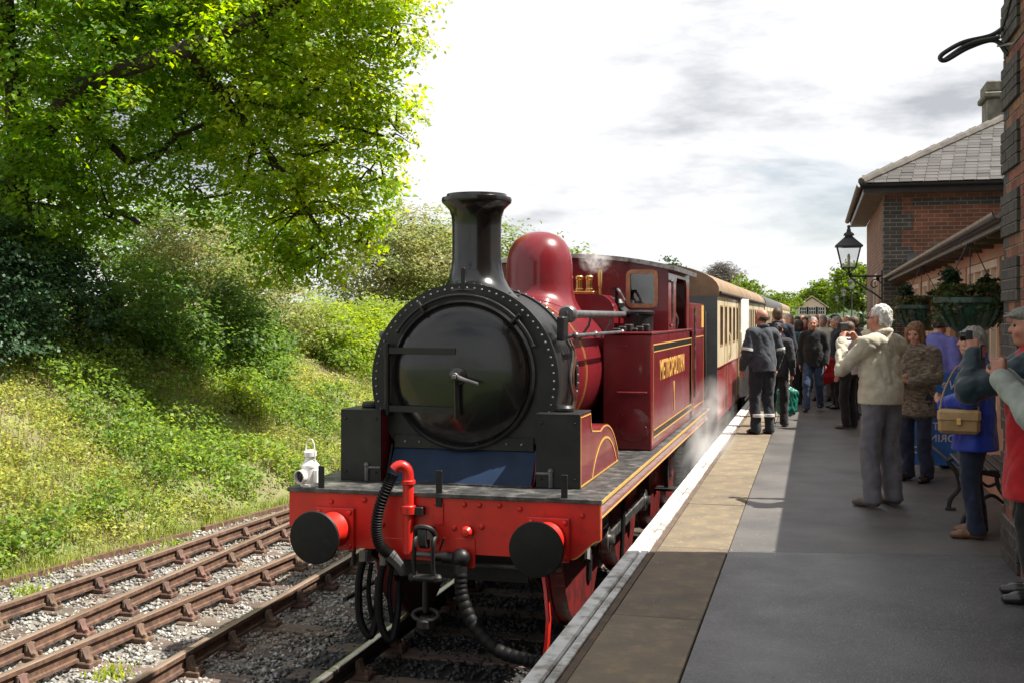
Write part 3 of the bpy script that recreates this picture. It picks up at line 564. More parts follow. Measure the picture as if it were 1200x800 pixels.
# side tanks
for s in (-1, 1):
    x0, x1 = sorted((s*.70, s*1.20))
    b = MB(); b.box(x0, x1, 3.15, 7.08, 1.326, 2.50, .012); b.box(x0-.004, x1+.012 if s > 0 else x1+.004, 3.135, 7.08, 2.50, 2.522, .006) if s > 0 else b.box(x0-.012, x1+.004, 3.135, 7.08, 2.50, 2.522, .006)
    tank = P_('side_tank', b, m_maroon)
    xo = s*1.2015
    def strip(b, ya, yb, za, zb): b.box(min(xo, xo+s*.0025), max(xo, xo+s*.0025), ya, yb, za, zb)
    b = MB(); ya, yb, za, zb = 3.27, 6.98, 1.44, 2.40
    for o, t in ((0, .013), (.075, .010)):
        strip(b, ya, yb, za+o, za+o+t); strip(b, ya, yb, zb-o-t, zb-o)
    strip(b, ya, ya+.013, za+.0132, zb-.0132); strip(b, yb-.013, yb, za+.0132, zb-.0132); P_('lining', b, m_gold, tank)
    b = MB(); strip(b, ya+.02, yb-.02, za+.018, za+.070); strip(b, ya+.02, yb-.02, zb-.070, zb-.018); P_('lining_black', b, m_lblack, tank)
    text('lettering', 'METROPOLITAN', .30, m_gold, tank, (s*1.203, 4.95, 2.10), (R(90), 0, R(90*s)), sx=1.0, offset=.004)
    text('number', '1', .50, m_gold, tank, (s*1.203, 5.05, 1.74), (R(90), 0, R(90*s)), offset=.0)
    b = MB(); b.box(min(s*.86, s*1.16), max(s*.86, s*1.16), 3.05, 3.149, 1.905, 1.925, .004); P_('front_step', b, m_maroon, tank)
    b = MB(); b.lathe([(.17,3.149), (.17,3.142), (.155,3.138), (.0001,3.138)], (s*1.02,0,1.58), 'y', n=36); cv = P_('cover_plate', b, m_maroon, tank)
    for dx, dz in ((-.12,.11), (.12,-.02), (-.12,-.09)):
        l = link('bolt', bolt_mm, cv, (s*1.02+dx, 3.138, 1.58+dz)); l.scale = (.6, .6, .6)
    for x in (.86, .94):
        l = link('bolt', bolt_mm, tank, (s*x, 3.149, 2.38)); l.scale = (.6, .6, .6)
    b = MB(); b.lathe([(.14,2.522), (.14,2.70), (.155,2.705), (.155,2.73), (.13,2.745), (.0001,2.75)], (s*.98,3.85,0), n=28); b.tube([(s*.98,3.69,2.56), (s*.98,3.66,2.70)], .014, 6); P_('tank_filler', b, m_black, tank)
    b = MB()
    for k in range(6): b.box(s*(.80+.05*k)-.03, s*(.80+.05*k)+.05, 3.3+.07*k, 3.5+.06*k, 2.523, 2.56+.02*(k % 3), .01)
    P_('tools', b, m_dark, tank)
# cab
C0, C1 = 4.53, 6.77
def roof_z(x): return 3.40-.15*(x/1.25)**2
b = MB(); n = 16; top = [(-1.2+2.4*i/n, roof_z(-1.2+2.4*i/n)-.03) for i in range(n+1)]
# front sheet as strips round the two windows
wx0, wx1, wz0, wz1 = .73, 1.07, 2.79, 3.20
def sheet(poly, y0=C0, y1=C0+.025): b.prism(poly, y0, y1, 'y')
sheet([(-wx0,1.8), (wx0,1.8)]+[(x, z) for x, z in top[::-1] if abs(x) <= wx0+.001][0:]) if False else None
mid = [(-wx0, roof_z(wx0)-.03)]+[(x, z) for x, z in top if abs(x) < wx0]+[(wx0, roof_z(wx0)-.03)]
sheet([(wx0,1.8), (-wx0,1.8)]+mid)
for s in (-1, 1):
    sheet([(s*wx0,1.8), (s*1.2,1.8), (s*1.2,wz0), (s*wx0,wz0)])
    sheet([(s*wx0,wz1), (s*1.2,wz1), (s*1.2,roof_z(1.2)-.03), (s*1.07,roof_z(1.07)-.03), (s*.9,roof_z(.9)-.03), (s*wx0,roof_z(wx0)-.03)])
    sheet([(s*wx1,wz0), (s*1.2,wz0), (s*1.2,wz1), (s*wx1,wz1)])
cab = P_('cab', b, m_maroon)
for s in (-1, 1):
    b = MB(); cx, cz = s*(wx0+wx1)/2, (wz0+wz1)/2; hw, hh, rr = (wx1-wx0)/2, (wz1-wz0)/2, .06; path = []
    for (qx, qz, a0) in ((1,1,0), (-1,1,90), (-1,-1,180), (1,-1,270)):
        for a in range(a0, a0+91, 18): path.append(((cx+qx*(hw-rr)+rr*math.cos(R(a)), C0-.006, cz+qz*(hh-rr)+rr*math.sin(R(a))), (math.cos(R(a)), 0, math.sin(R(a))), (0,1,0)))
    path.append(path[0]); b.sweep([(-.035,-.006), (.012,-.006), (.012,.028), (-.035,.028)], path, caps=False); wf = P_('window', b, m_copper, cab)
    b = MB(); b.box(cx-hw, cx+hw, C0+.008, C0+.014, cz-hh, cz+hh); P_('pane', b, m_glass, wf)
    x0, x1 = sorted((s*1.175, s*1.20))
    b = MB(); oy0, oy1, oz1 = 5.2, 6.45, 3.14                        # cab side with cut-out
    zt = roof_z(1.2)-.03
    b.prism([(C0+.025,2.522), (oy0-.0,2.522), (oy0+.05,2.62), (oy0+.05,3.0)]+[(oy0+.19-.14*math.cos(R(a)), 3.0+.14*math.sin(R(a))) for a in range(0, 91, 15)]+[(oy0+.19,zt), (C0+.025,zt)], x0, x1, 'x')
    b.prism([(oy0+.19,oz1), (oy1-.19,oz1), (oy1-.19,zt), (oy0+.19,zt)], x0, x1, 'x')
    b.prism([(oy1-.19,zt), (oy1-.19,oz1)]+[(oy1-.19+.14*math.sin(R(a)), 3.0+.14*math.cos(R(a))) for a in range(0, 91, 15)]+[(oy1-.05,2.62), (oy1,2.522), (C1,2.522), (C1,zt)], x0, x1, 'x')
    sd_ = P_('cab_side', b, m_maroon, cab)
    b = MB(); b.tube([(s*1.23,C0+.12,2.58), (s*1.23,C0+.12,3.08)], .014, 8); b.ball((s*1.22,C0+.12,2.58), .022, 8); b.ball((s*1.22,C0+.12,3.08), .022, 8); P_('grab_rail', b, m_steel, sd_)
    b = MB(); b.tube(crom([(s*1.19,5.35,2.53), (s*1.21,5.33,2.66), (s*1.15,5.2,2.75), (s*1.12,5.05,2.72)], 6), .014, 8); P_('injector_overflow', b, m_steel, sd_)
b = MB(); b.prism([(-1.2,1.33), (1.2,1.33)]+[(x, z) for x, z in top[::-1]], C1-.03, C1, 'y'); P_('cab_back', b, m_maroon, cab)
b = MB(); b.box(-.5, .5, C0+.04, C0+.3, 1.5, 2.6, .05); b.lathe([(.10,C0+.3), (.10,C0+.34), (.0001,C0+.36)], (.35,0,2.7), 'y', n=16); P_('backhead', b, m_dark, cab)
rp = [(-1.27+2.54*i/20, roof_z(-1.27+2.54*i/20)) for i in range(21)]
b = MB(); b.prism(rp+[(x, z-.028) for x, z in rp[::-1]], C0-.10, C1+.12, 'y'); rf = P_('cab_roof', b, M('cab_roof_paint', (.16,.15,.15), (.10,.095,.09), s=5, rough=.5))
b = MB(); b.prism([(x, z-.001) for x, z in rp]+[(x, z-.05) for x, z in rp[::-1]], C0-.112, C0-.101, 'y')
for s in (-1, 1): b.box(min(s*1.271, s*1.281), max(s*1.271, s*1.281), C0-.1, C1+.12, roof_z(1.27)-.05, roof_z(1.27)+.005)
P_('roof_edge', b, m_steel, rf)
# bunker
b = MB(); b.box(-1.2, 1.2, C1+.004, 8.80, 1.326, 2.50, .01)
for s in (-1, 1): b.box(min(s*1.17, s*1.2), max(s*1.17, s*1.2), C1+.02, 8.75, 2.50, 2.86, .006)
bk = P_('bunker', b, m_maroon)
for s in (-1, 1):
    b = MB(); xo = s*1.2015
    for ya, yb, za, zb in ((7.25,8.65,1.44,1.453), (7.25,8.65,2.39,2.403), (7.25,7.263,1.454,2.389), (8.637,8.65,1.454,2.389), (8.35,8.70,2.52,2.84)): b.box(min(xo, xo+s*.0025), max(xo, xo+s*.0025), ya, yb, za, zb)
    P_('lining', b, m_gold, bk)
b = MB(); b.tube([(1.23,7.15,1.6), (1.23,7.15,2.8)], .016, 8); P_('grab_rail', b, m_steel, bk)
# wheels
def wheel(x, y, r, ns, name, crank=None):
    s = 1 if x > 0 else -1; b = MB()
    b.lathe([(r-.085,x-.065), (r-.01,x-.065), (r,x-.05), (r,x+.06), (r-.075,x+.065), (r-.09,x+.04)], (0, y, r), 'x', n=56)
    for k in range(14): pass
    wl = P_(name, b, m_wheelred)
    b = MB(); b.lathe([(r+.028,x-s*.085), (r+.028,x-s*.06), (r-.03,x-s*.055), (r-.03,x-s*.09)], (0, y, r), 'x', n=48); b.lathe([(r-.028,x+s*.066), (r+.001,x+s*.068), (r+.002,x-s*.04), (r-.02,x-s*.05)], (0,y,r), 'x', n=48); P_('tyre', b, m_tyre, wl)
    b = MB(); b.lathe([(.0001,x+.10), (.13,x+.10), (.15,x+.06), (.15,x-.08), (.0001,x-.09)], (0, y, r), 'x', n=24); P_('hub', b, m_wheelred, wl)
    for k in range(ns):
        a = 2*math.pi*k/ns+.1; ca, sa = math.cos(a), math.sin(a); b = MB()
        b.tube([(x, y+.12*ca, r+.12*sa), (x, y+(r-.075)*ca, r+(r-.075)*sa)], [.048,.032], 6); P_('spoke', b, m_wheelred, wl)
    return wl
CR = (.28,-.17)
for y in (1.55, 3.85):
    for s in (-1, 1): wheel(s*.75, y, .84, 16, 'driving_wheel')
for y in (6.2, 7.8):
    for s in (-1, 1): wheel(s*.75, y, .56, 10, 'bogie_wheel')
b = MB()
for y in (1.55, 3.85, 6.2, 7.8): b.tube([(-.75,y,.84 if y < 5 else .56), (.75,y,.84 if y < 5 else .56)], .09, 12)
P_('axle', b, m_dark)
for s in (-1, 1):
    x = s*.97; b = MB(); y0, y1, z = 1.55+CR[0], 3.85+CR[0], .84+CR[1]
    b.box(min(x-.025, x+.025), max(x-.025, x+.025), y0, y1, z-.05, z+.05, .008)
    for y in (y0, y1): b.lathe([(.11,x-.035), (.115,x-.03), (.115,x+.03), (.11,x+.035)], (0,y,z), 'x', n=24); b.lathe([(.05,x+s*.03), (.05,x+s*.07), (.035,x+s*.08), (.0001,x+s*.08)], (0,y,z), 'x', n=16)
    P_('coupling_rod', b, m_steel)
    for y in (y0, y1):
        b = MB(); b.tube([(s*.80,y,z), (x,y,z)], .055, 12); b.box(min(s*.82, s*.88), max(s*.82, s*.88), y-CR[0]-.14, y+.12, z-.09, z-CR[1]+.13, .05); P_('crank', b, m_wheelred)
    b = MB()                                                        # springs, brake gear and step under the valance
    for k in range(5): b.box(min(s*.99,s*1.08), max(s*.99,s*1.08), .75+.03*k+.0, 1.9-.06*k, 1.08-.022*k, 1.10-.022*k)
    b.tube([(s*1.03,.8,1.05), (s*1.03,.75,.55)], .02, 8); b.tube([(s*1.03,2.55,1.2), (s*1.0,2.5,.3)], .022, 8); b.tube([(s*1.0,.5,.32), (s*1.0,5.0,.32)], .02, 8)
    b.box(min(s*.9,s*1.2), max(s*.9,s*1.2), 5.6, 5.85, .55, .58); b.box(min(s*1.0,s*1.05), max(s*1.0,s*1.05), 5.7, 5.75, .58, 1.2)
    P_('brake_gear', b, m_dark)
    b = MB(); b.box(min(s*1.0,s*1.12), max(s*1.0,s*1.12), .85, 1.12, .93, 1.03, .01); b.box(min(s*1.0,s*1.12), max(s*1.0,s*1.12), .52, .80, .86, .96, .01); b.ball((s*1.08,.42,.92), .07, 12); b.tube([(s*1.08,.42,.92), (s*1.1,.3,.8)], .03, 8); P_('lubricator', b, m_dark)
# white oil lamp standing on the running board
la = thing('oil_lamp', 'white enamel railway oil lamp on left end of buffer beam', 'lamp', (XC-1.12, LY+.08, 1.325), R(-20))
b = MB(); b.lathe([(.075,0), (.078,.004), (.078,.02), (.07,.024), (.07,.15), (.074,.155), (.074,.17), (.055,.19), (.04,.215), (.04,.235), (.052,.24), (.052,.275), (.03,.29), (.0001,.292)], n=24); b.box(.06, .10, -.03, .03, .03, .14, .006); b.build('lamp_body', m_white, la)
b = MB(); b.lathe([(.045,-.075), (.055,-.08), (.055,-.125), (.048,-.128), (.045,-.1)], (0,0,.085), 'y', n=24); lb = b.build('lens_hood', m_white, la)
b = MB(); b.lathe([(.046,-.10), (.03,-.112), (.0001,-.116)], (0,0,.085), 'y', n=20); b.build('lens', M('lamp_lens', (.01,.01,.011), rough=.25, spec=.3), lb)
b = MB(); b.tube([(-.05,0,.17), (-.052,0,.26), (-.045,0,.34), (-.02,0,.375), (.02,0,.375), (.045,0,.34), (.052,0,.26), (.05,0,.17)], .005, 6); b.build('handle', m_white, la)
# ================================================================ CARRIAGES
m_cream = M('carriage_cream', (.60,.50,.33), (.52,.43,.28), s=3, rough=.45, coat=.2, dust=(.42,.34,.22), dscale=3, dlo=.55, dhi=.8)
m_crim = M('carriage_crimson', (.26,.03,.03), (.20,.022,.022), s=3, rough=.4, coat=.3)
m_roofc = M('carriage_roof', (.24,.155,.085), (.17,.115,.07), s=1.8, rough=.8, bump=.2, bs=15, dust=(.32,.24,.15), dscale=2, dlo=.5, dhi=.75)
m_roofg = M('carriage_roof_grey', (.07,.07,.072), (.05,.05,.05), s=2, rough=.8)
m_endg = M('carriage_end', (.10,.118,.115), (.075,.088,.088), s=4, rough=.55)
m_under = M('underframe', (.022,.018,.015), (.04,.028,.02), s=6, rough=.8)
m_inside = M('carriage_inside', (.05,.04,.03), rough=.8)
m_dwhite = M('door_white', (.72,.71,.68), (.62,.60,.56), s=4, rough=.5)
HW = 1.33
def carriage(y0, L, label, mu, ml, mroof, open_door=None, detail=True):
    t = thing('railway_carriage', label, 'carriage', (XC, y0, 0), 0, 'carriages behind the engine')
    b = MB(); b.box(-HW+.01, HW-.01, .05, L-.05, 1.05, 1.884); body = b.build('lower_body', ml, t)
    b = MB(); b.box(-HW+.25, HW-.25, .2, L-.2, 1.9, 3.0); b.build('compartment', m_inside, t)
    # sides: waist, piers between windows, cornice
    wins = []; y = .55
    while y < L-.9: wins.append((y, y+.42 if (len(wins) % 3 == 1) else y+.55)); y += .98
    for s in (-1, 1):
        x0, x1 = sorted((s*HW, s*(HW-.045))); b = MB()
        b.box(x0, x1, .05, L-.05, 1.886, 2.20); b.box(x0, x1, .05, L-.05, 2.86, 3.06); p = .05
        for a, c in wins+[(L-.05, 0)]:
            if s < 0 and not detail: break
            b.box(x0, x1, p, a, 2.2, 2.86); p = c
        side = b.build('upper_side', mu, t)
        for a, c in wins:
            xw = s*(HW-.03); fb_ = MB(); fr = .025
            for q in ((a, a+fr, 2.2, 2.86), (c-fr, c, 2.2, 2.86), (a+fr, c-fr, 2.2, 2.2+fr), (a+fr, c-fr, 2.86-fr, 2.86)): fb_.box(min(xw, s*(HW+.006)), max(xw, s*(HW+.006)), *q)
            if s > 0: wf = fb_.build('window_frame', m_wood, t)
            else: wf = t
            pb = MB(); xp_ = s*(HW-.035); pb.box(xp_-.003, xp_+.003, a, c, 2.2, 2.86); pb.build('window_pane', m_glass, wf)
        if s > 0:
            for i, (a, c) in enumerate(wins):
                if i % 3 == 1:
                    b = MB()
                    for yy in (a-.08, c+.07): b.box(HW+.001, HW+.008, yy, yy+.012, 1.15, 3.0)
                    b.tube([(HW+.02,c+.02,2.0), (HW+.05,c+.02,2.0), (HW+.05,c+.02,2.06)], .012, 6); b.tube([(HW+.03,c+.14,1.95), (HW+.06,c+.14,2.0), (HW+.06,c+.14,2.35), (HW+.03,c+.14,2.4)], .011, 6)
                    b.build('door', mu, t)
            b = MB(); b.box(HW+.001, HW+.012, .05, L-.05, 1.875, 1.895); b.build('waist_moulding', ml, t)
    b = MB(); rp = [(-HW-.02,3.0), (-HW-.03,3.06)]+[(-(HW+.03)*math.cos(R(a)), 3.08+.46*math.sin(R(a))**.9 if a else 3.08) for a in range(6, 175, 8)]+[(HW+.03,3.06), (HW+.02,3.0)]
    b.prism(rp, 0, L, 'y'); rf = b.build('roof', mroof, t)
    if detail:
        b = MB(); b.tube([(HW+.045,.02,3.05), (HW+.045,L-.02,3.05)], .025, 8); b.build('gutter', m_under, rf)
    for y, n in ((0, 'end_wall'), (L-.05, 'end_wall')):
        b = MB(); b.box(-HW, HW, y, y+.05, 1.05, 3.0)
        b.build(n, m_endg, t)
    b = MB(); b.box(-.55, .55, -.42, .0, 1.15, 3.1, .04); b.build('gangway', m_under, t)
    if detail:
        b = MB(); b.tube([(1.15,-.03,1.4), (1.15,-.06,1.45), (1.15,-.06,2.7), (1.15,-.03,2.75)], .018, 8)
        for i in range(5): b.box(.75, 1.05, -.09, -.005, 1.3+.35*i, 1.33+.35*i)
        b.build('end_steps', m_under, t)
    b = MB(); b.box(-1.2, 1.2, .1, L-.1, .85, 1.05)
    for yc in (2.6, L-2.6):
        for dy in (-1.2, 1.2):
            for s in (-1, 1): b.lathe([(.46,s*.75-.06), (.46,s*.75+.06)], (0, yc+dy, .46), 'x', n=28)
        b.box(-1.0, 1.0, yc-1.6, yc+1.6, .45, .7)
    for yc in (L*.4, L*.58): b.box(-1.1, 1.1, yc, yc+1.4, .35, .85)
    b.build('underframe', m_under, t)
    b = MB(); b.box(HW-.1, HW+.22, .4, L-.4, .62, .66); b.build('footboard', M('footboard_wood'+str(int(y0)), (.12,.08,.05), rough=.85), t)
    for s in (-1, 1):
        b = MB(); b.lathe([(.09,0), (.08,-.3), (.2,-.31), (.22,-.34), (.0001,-.37)], (s*.8635, 0, 1.0), 'y', n=20); b.build('buffer', m_under, t)
    if open_door:
        yd = open_door
        d = MB(); d.box(0, .045, 0, .66, -1.95, 0, .006); dd = link('open_door', d.mesh('open_door', m_dwhite), t, (HW+.002, yd, 3.03), (0, 0, R(-10)))
        d = MB(); d.box(-.004, -.001, .1, .56, -.75, -.12); link('door_window', d.mesh('door_window', m_glass), dd)
        d = MB(); d.box(HW-.02, HW+.003, yd+.03, yd+.66, 1.1, 3.02); d.build('doorway', m_inside, t)
        d = MB(); d.box(HW-.015, HW+.005, yd-.30, yd-.02, 1.15, 3.0, .004); d.build('door_post', M('door_varnish', (.33,.25,.09), (.24,.18,.07), s=4, rough=.4, coat=.3), t)
    return t
carriage(17.9, 16.8, 'cream and crimson carriage with brown roof and open white door behind the engine', m_cream, m_crim, m_roofc, open_door=5.2)
carriage(35.3, 17.5, 'dark grey roofed carriage coupled behind the cream and crimson carriage', m_cream, m_under, m_roofg, detail=False)
carriage(53.4, 17.5, 'rearmost brown roofed carriage at far end of the train', m_cream, m_crim, m_roofc, detail=False)
# ================================================================ STATION BUILDINGS
m_brk = M('red_brick', (.23,.085,.048), (.14,.06,.038), s=8, rough=.9, bump=.3, bs=50, rand=.35)
m_brkd = M('blue_brick', (.058,.050,.043), (.032,.030,.028), s=8, rough=.8, bump=.4, bs=50, rand=.35, dust=(.10,.08,.06), dscale=4, dlo=.55, dhi=.8)
m_mortar = M('mortar', (.24,.20,.16), (.15,.13,.11), s=10, rough=.95, bump=.3, bs=80)
m_bw_yz = brickmat('brick_wall_side', (.22,.082,.046), (.13,.055,.036), (.26,.22,.17), 'yz')
m_bw_xz = brickmat('brick_wall_end', (.25,.088,.048), (.14,.058,.037), (.28,.23,.18), 'xz')
m_bd_yz = brickmat('blue_brick_side', (.075,.07,.065), (.05,.048,.046), (.22,.19,.15), 'yz')
m_bd_xz = brickmat('blue_brick_end', (.075,.07,.065), (.05,.048,.046), (.24,.21,.17), 'xz')
m_slate = M('slate', (.062,.056,.052), (.04,.037,.035), s=3, rough=.8, bump=.2, bs=30, rand=.4, dust=(.13,.10,.06), dscale=3, dlo=.55, dhi=.75)
m_slate2 = M('slate_plain', (.07,.065,.062), (.045,.042,.04), s=5, rough=.75, bump=.4, bs=12, stretch=(1,1,4))
m_fascia = M('fascia_black', (.012,.013,.016), (.02,.02,.022), s=5, rough=.35, coat=.2)
m_soffit = M('soffit_wood', (.14,.10,.075), (.10,.075,.055), s=4, rough=.8)
m_salmon = M('salmon_paint', (.50,.27,.17), (.42,.22,.14), s=2, rough=.6, dust=(.36,.20,.13), dscale=4, dlo=.55, dhi=.75)
m_crm = M('cream_joinery', (.66,.52,.40), (.58,.45,.34), s=3, rough=.55)
m_lead = M('lead_grey', (.15,.15,.15), (.09,.09,.09), s=6, rough=.55, metal=.2)
m_iron = M('black_iron', (.014,.014,.015), (.022,.021,.02), s=8, rough=.45)
m_stonec = M('chimney_render', (.22,.20,.17), (.13,.12,.10), s=4, rough=.95, bump=.5, bs=20, dust=(.10,.08,.05), dscale=5)
m_hip = M('hip_tile_clay', (.12,.105,.09), (.075,.066,.058), s=5, rough=.9)
m_winint = M('dark_interior', (.012,.012,.014), rough=.6)
m_green = M('planter_green', (.018,.06,.045), (.012,.04,.032), s=6, rough=.45, coat=.2)
m_pane = glass('window_glass', (.55,.6,.6), .9)
FX = 1.30
# --- near two-storey house
hs = thing('station_house', 'tall brick station house with dark brick quoins at right edge', 'building')
b = MB(); b.box(FX+.008, 11, 7.88, 8.742, PZ-.2, 9.1); b.box(FX+.008, 11, -4, 5.5, PZ-.2, 9.1); b.box(FX+.008, 11, 5.5, 7.88, 3.6, 9.1); b.box(1.9, 11, 5.5, 7.88, PZ-.2, 3.6); b.build('wall', m_bw_yz, hs, 0)
b = MB(); b.box(FX+.0055, FX+.0075, 7.885, 8.742, PZ, 5.35); b.build('mortar_bed', m_mortar, hs, 0)
bm1 = MB(); bm1.box(0, .05, 0, .217, 0, .067, .004); br_me = {0: bm1.mesh('brick', m_brk), 1: bm1.mesh('brick', m_brkd)}
bm2 = MB(); bm2.box(0, .05, 0, .104, 0, .067, .004); bh_me = {0: bm2.mesh('brick', m_brk), 1: bm2.mesh('brick', m_brkd)}
nb = 0
for c in range(56):
    z = PZ+.006+.075*c; ph = c % 6; quoin = ph < 4
    y = 8.748; k = 0; hd = (c % 2 == 0)
    while y > 7.9:
        L = .104 if (hd and k == 0) or (k % 4 == 3) else .217
        dark = (8.75-y) < (.62 if quoin else .10)
        px_ = FX-(.020 if (quoin and dark) else 0)+random.uniform(-.002, .002)
        link('brick', (bh_me if L < .2 else br_me)[1 if dark else 0], hs, (px_, y-L+.0, z)); y -= L+.0105; k += 1; nb += 1
for i in range(10): b = MB(); z = PZ+.45*i; b.box(FX-.013, FX+.005, 8.125, 8.742, z+.008, z+.30); b.build('quoin_mortar', m_mortar, hs, 0)
b = MB(); b.prism([(.75,9.02), (11.5,9.02), (6.2,11.8), (6.0,11.8)], -4.5, 8.74, 'y'); b.build('roof', m_slate2, hs)
b = MB(); b.box(.70, .80, -4.5, 8.74, 8.95, 9.12); b.build('gutter', m_fascia, hs)
# cable bracket and wires on the house
b = MB(); b.tube(crom([(FX-.0,8.6,4.72), (FX-.10,8.62,4.66), (FX-.28,8.6,4.62), (FX-.40,8.6,4.56), (FX-.44,8.6,4.52), (FX-.40,8.6,4.50), (FX-.25,8.6,4.58), (FX-.08,8.6,4.62), (FX,8.55,4.50)], 6), .017, 8); b.tube(crom([(FX-.05,8.55,4.63), (FX-.25,8.58,4.60), (FX-.42,8.62,4.50)], 6), .014, 8)
tag(b.build('cable_bracket', m_iron), 'black looped cable bracket high on station house corner', 'bracket')
b = MB(); b.tube(crom([(FX-.045,8.7,4.66), (FX-.05,8.3,4.70), (FX-.05,7.9,4.86), (FX-.05,7.4,5.1)], 5), .009, 6); b.tube(crom([(FX-.045,8.7,4.60), (FX-.05,8.2,4.50), (FX-.05,7.9,4.45), (FX-.05,7.2,4.45)], 5), .008, 6); tag(b.build('wall_cable', m_iron), 'thin black cables pinned along station house wall', 'cable')
# --- low range between the pavilions
WX = 1.65
lr = thing('waiting_room_range', 'low salmon painted waiting room range under a lean-to roof', 'building')
b = MB(); b.box(WX+.08, 6, 8.75, 22.28, PZ-.2, 3.36); b.build('core', m_winint, lr, 0)
b = MB(); b.box(WX-.04, WX+.079, 8.76, 22.28, 3.22, 3.40, .004); b.build('frieze', m_salmon, lr)
b = MB(); b.box(WX-.02, WX+.078, 8.76, 22.28, PZ, 1.75, .004); b.build('dado', m_salmon, lr)
bays = [(8.9,11.0), (11.15,13.4), (15.8,17.6), (17.8,19.0), (19.25,21.3)]
edges = [8.76]+[e_ for ba in bays for e_ in ba]+[22.28]
edges = sorted(edges)
pil = [(8.76,8.9), (11.0,11.15), (13.4,13.9), (14.9,15.8), (17.6,17.8), (19.0,19.25), (21.3,22.28)]
for a, c in pil: b = MB(); b.box(WX-.05, WX+.078, a, c, 1.752, 3.218, .006); b.build('pilaster', m_salmon, lr)
for a, c in bays:
    b = MB(); b.box(WX-.03, WX+.05, a+.002, a+.07, 1.754, 3.215); b.box(WX-.03, WX+.05, c-.07, c-.002, 1.754, 3.215); b.box(WX-.03, WX+.05, a+.07, c-.07, 3.14, 3.215); b.box(WX-.035, WX+.05, a+.07, c-.07, 1.754, 1.83); n = 4; wfr = b.build('window', m_crm, lr)
    for i in range(1, n):
        yy = a+(c-a)*i/n; b = MB(); b.box(WX-.028, WX+.045, yy-.03, yy+.03, 1.831, 3.139); b.build('mullion', m_crm, wfr)
    b = MB(); b.box(WX-.026, WX+.04, a+.071, c-.071, 2.72, 2.76); b.build('transom', m_crm, wfr) if False else None
    for i in range(n):
        ya_, yb_ = a+(c-a)*i/n+.03, a+(c-a)*(i+1)/n-.03; b = MB(); b.box(WX+.02, WX+.026, max(ya_, a+.07), min(yb_, c-.07), 1.832, 3.138); b.build('pane', m_crm if (i+int(a)) % 3 else m_pane, wfr)
b = MB(); b.box(WX+.02, WX+.03, 13.9, 14.9, PZ, 3.218); b.build('doorway', m_winint, lr)
# lean-to roof, gutter, soffit rafters
sl = .42
b = MB(); b.prism([(1.30,3.43), (6.0,3.43+sl*4.7), (6.0,3.36+sl*4.7), (1.30,3.395)], 8.76, 22.28, 'y'); rfl = b.build('roof', m_slate2, lr)
b = MB(); prof = [(-.055*math.cos(R(a)), -.055*math.sin(R(a))) for a in range(0, 181, 20)]; prof += [(p[0]*.85, p[1]*.85) for p in prof[::-1]]
b.sweep(prof, [((1.27,8.70,3.42), (1,0,0), (0,0,1)), ((1.27,22.26,3.42), (1,0,0), (0,0,1))]); b.build('gutter', m_fascia, rfl)
b = MB(); b.prism([(1.31,3.394), (1.31,3.33), (1.345,3.33), (1.345,3.394)], 8.77, 22.27, 'y'); b.build('fascia', m_lead, rfl)
b = MB(); b.prism([(1.346,3.385), (1.346,3.372), (WX-.042,3.372), (WX-.042,3.385)], 8.77, 22.27, 'y'); b.build('soffit', m_soffit, rfl)
for i in range(18): b = MB(); y = 9.1+.76*i; b.box(1.347, WX-.043, y, y+.05, 3.31, 3.371); b.build('rafter_end', m_soffit, rfl)
# --- far pavilion
pv = thing('station_pavilion', 'far brick pavilion with slate hipped roof and dark quoins', 'building')
y0, y1, x0, x1, ze = 22.3, 29.8, 1.25, 9.3, 4.95
b = MB(); b.box(x0+.004, x1, y0+.004, y1, PZ-.2, ze); b.build('wall', [m_bw_yz, m_bw_xz], pv, 0)
me = pv.children[0].data
for p in me.polygons: p.material_index = 1 if abs(p.normal.y) > .5 else 0
# quoins on the visible corner: alternating dark blocks, on both faces
for i in range(13):
    z = PZ+.30*i; L = .50 if i % 2 else .30; b = MB(); b.box(x0-.018, x0+L, y0-.018, y0+L*.8, z+.004, z+.296, .004); q = b.build('quoin', [m_bd_yz, m_bd_xz], pv, 0)
    for p in q.data.polygons: p.material_index = 1 if abs(p.normal.y) > .5 else 0
for z in (3.62, 4.72): b = MB(); b.box(x0+.501, x1, y0-.012, y0+.02, z, z+.15, .003); b.build('string_course', m_bd_xz, pv, 0)
for i in range(9):                                                     # stepped lead flashing along the lean-to
    yy = 1.9+i*.42; zz = 3.43+sl*(yy-1.30); b = MB(); b.box(yy-.25, yy+.25, y0-.022, y0-.001, zz-.02, zz+.17, .002); b.build('flashing', m_lead, pv, 0)
b = MB(); b.box(x0-.001, x0+.003, 24.2, 25.3, PZ, 3.4); b.build('door', m_winint, pv, 0)
b = MB(); b.box(x0-.001, x0+.003, 27, 28, 1.9, 3.4); b.build('window', m_winint, pv, 0)
b = MB(); b.box(x0-.05, x0+.0, 24.1, 24.2, PZ, 3.5); b.box(x0-.05, x0, 25.3, 25.4, PZ, 3.5); b.box(x0-.05, x0, 24.1, 25.4, 3.4, 3.55); b.build('door_case', m_crm, pv)
ov = .42; ex0, ex1, ey0, ey1 = x0-ov, x1+ov, y0-ov, y1+ov; zr = 5.12; sp = .53; hl = (ey1-ey0)/2
b = MB(); ym = (ey0+ey1)/2; A, B_, C_, D = (ex0,ey0,zr), (ex1,ey0,zr), (ex1,ey1,zr), (ex0,ey1,zr); E_, F_ = (ex0+hl,ym,zr+sp*hl), (ex1-hl,ym,zr+sp*hl)
b.add([A, B_, C_, D, E_, F_], [(0,1,5,4), (1,2,5), (2,3,4,5), (3,0,4), (0,3,2,1)]); rf = b.build('roof', m_slate2, pv, 0)
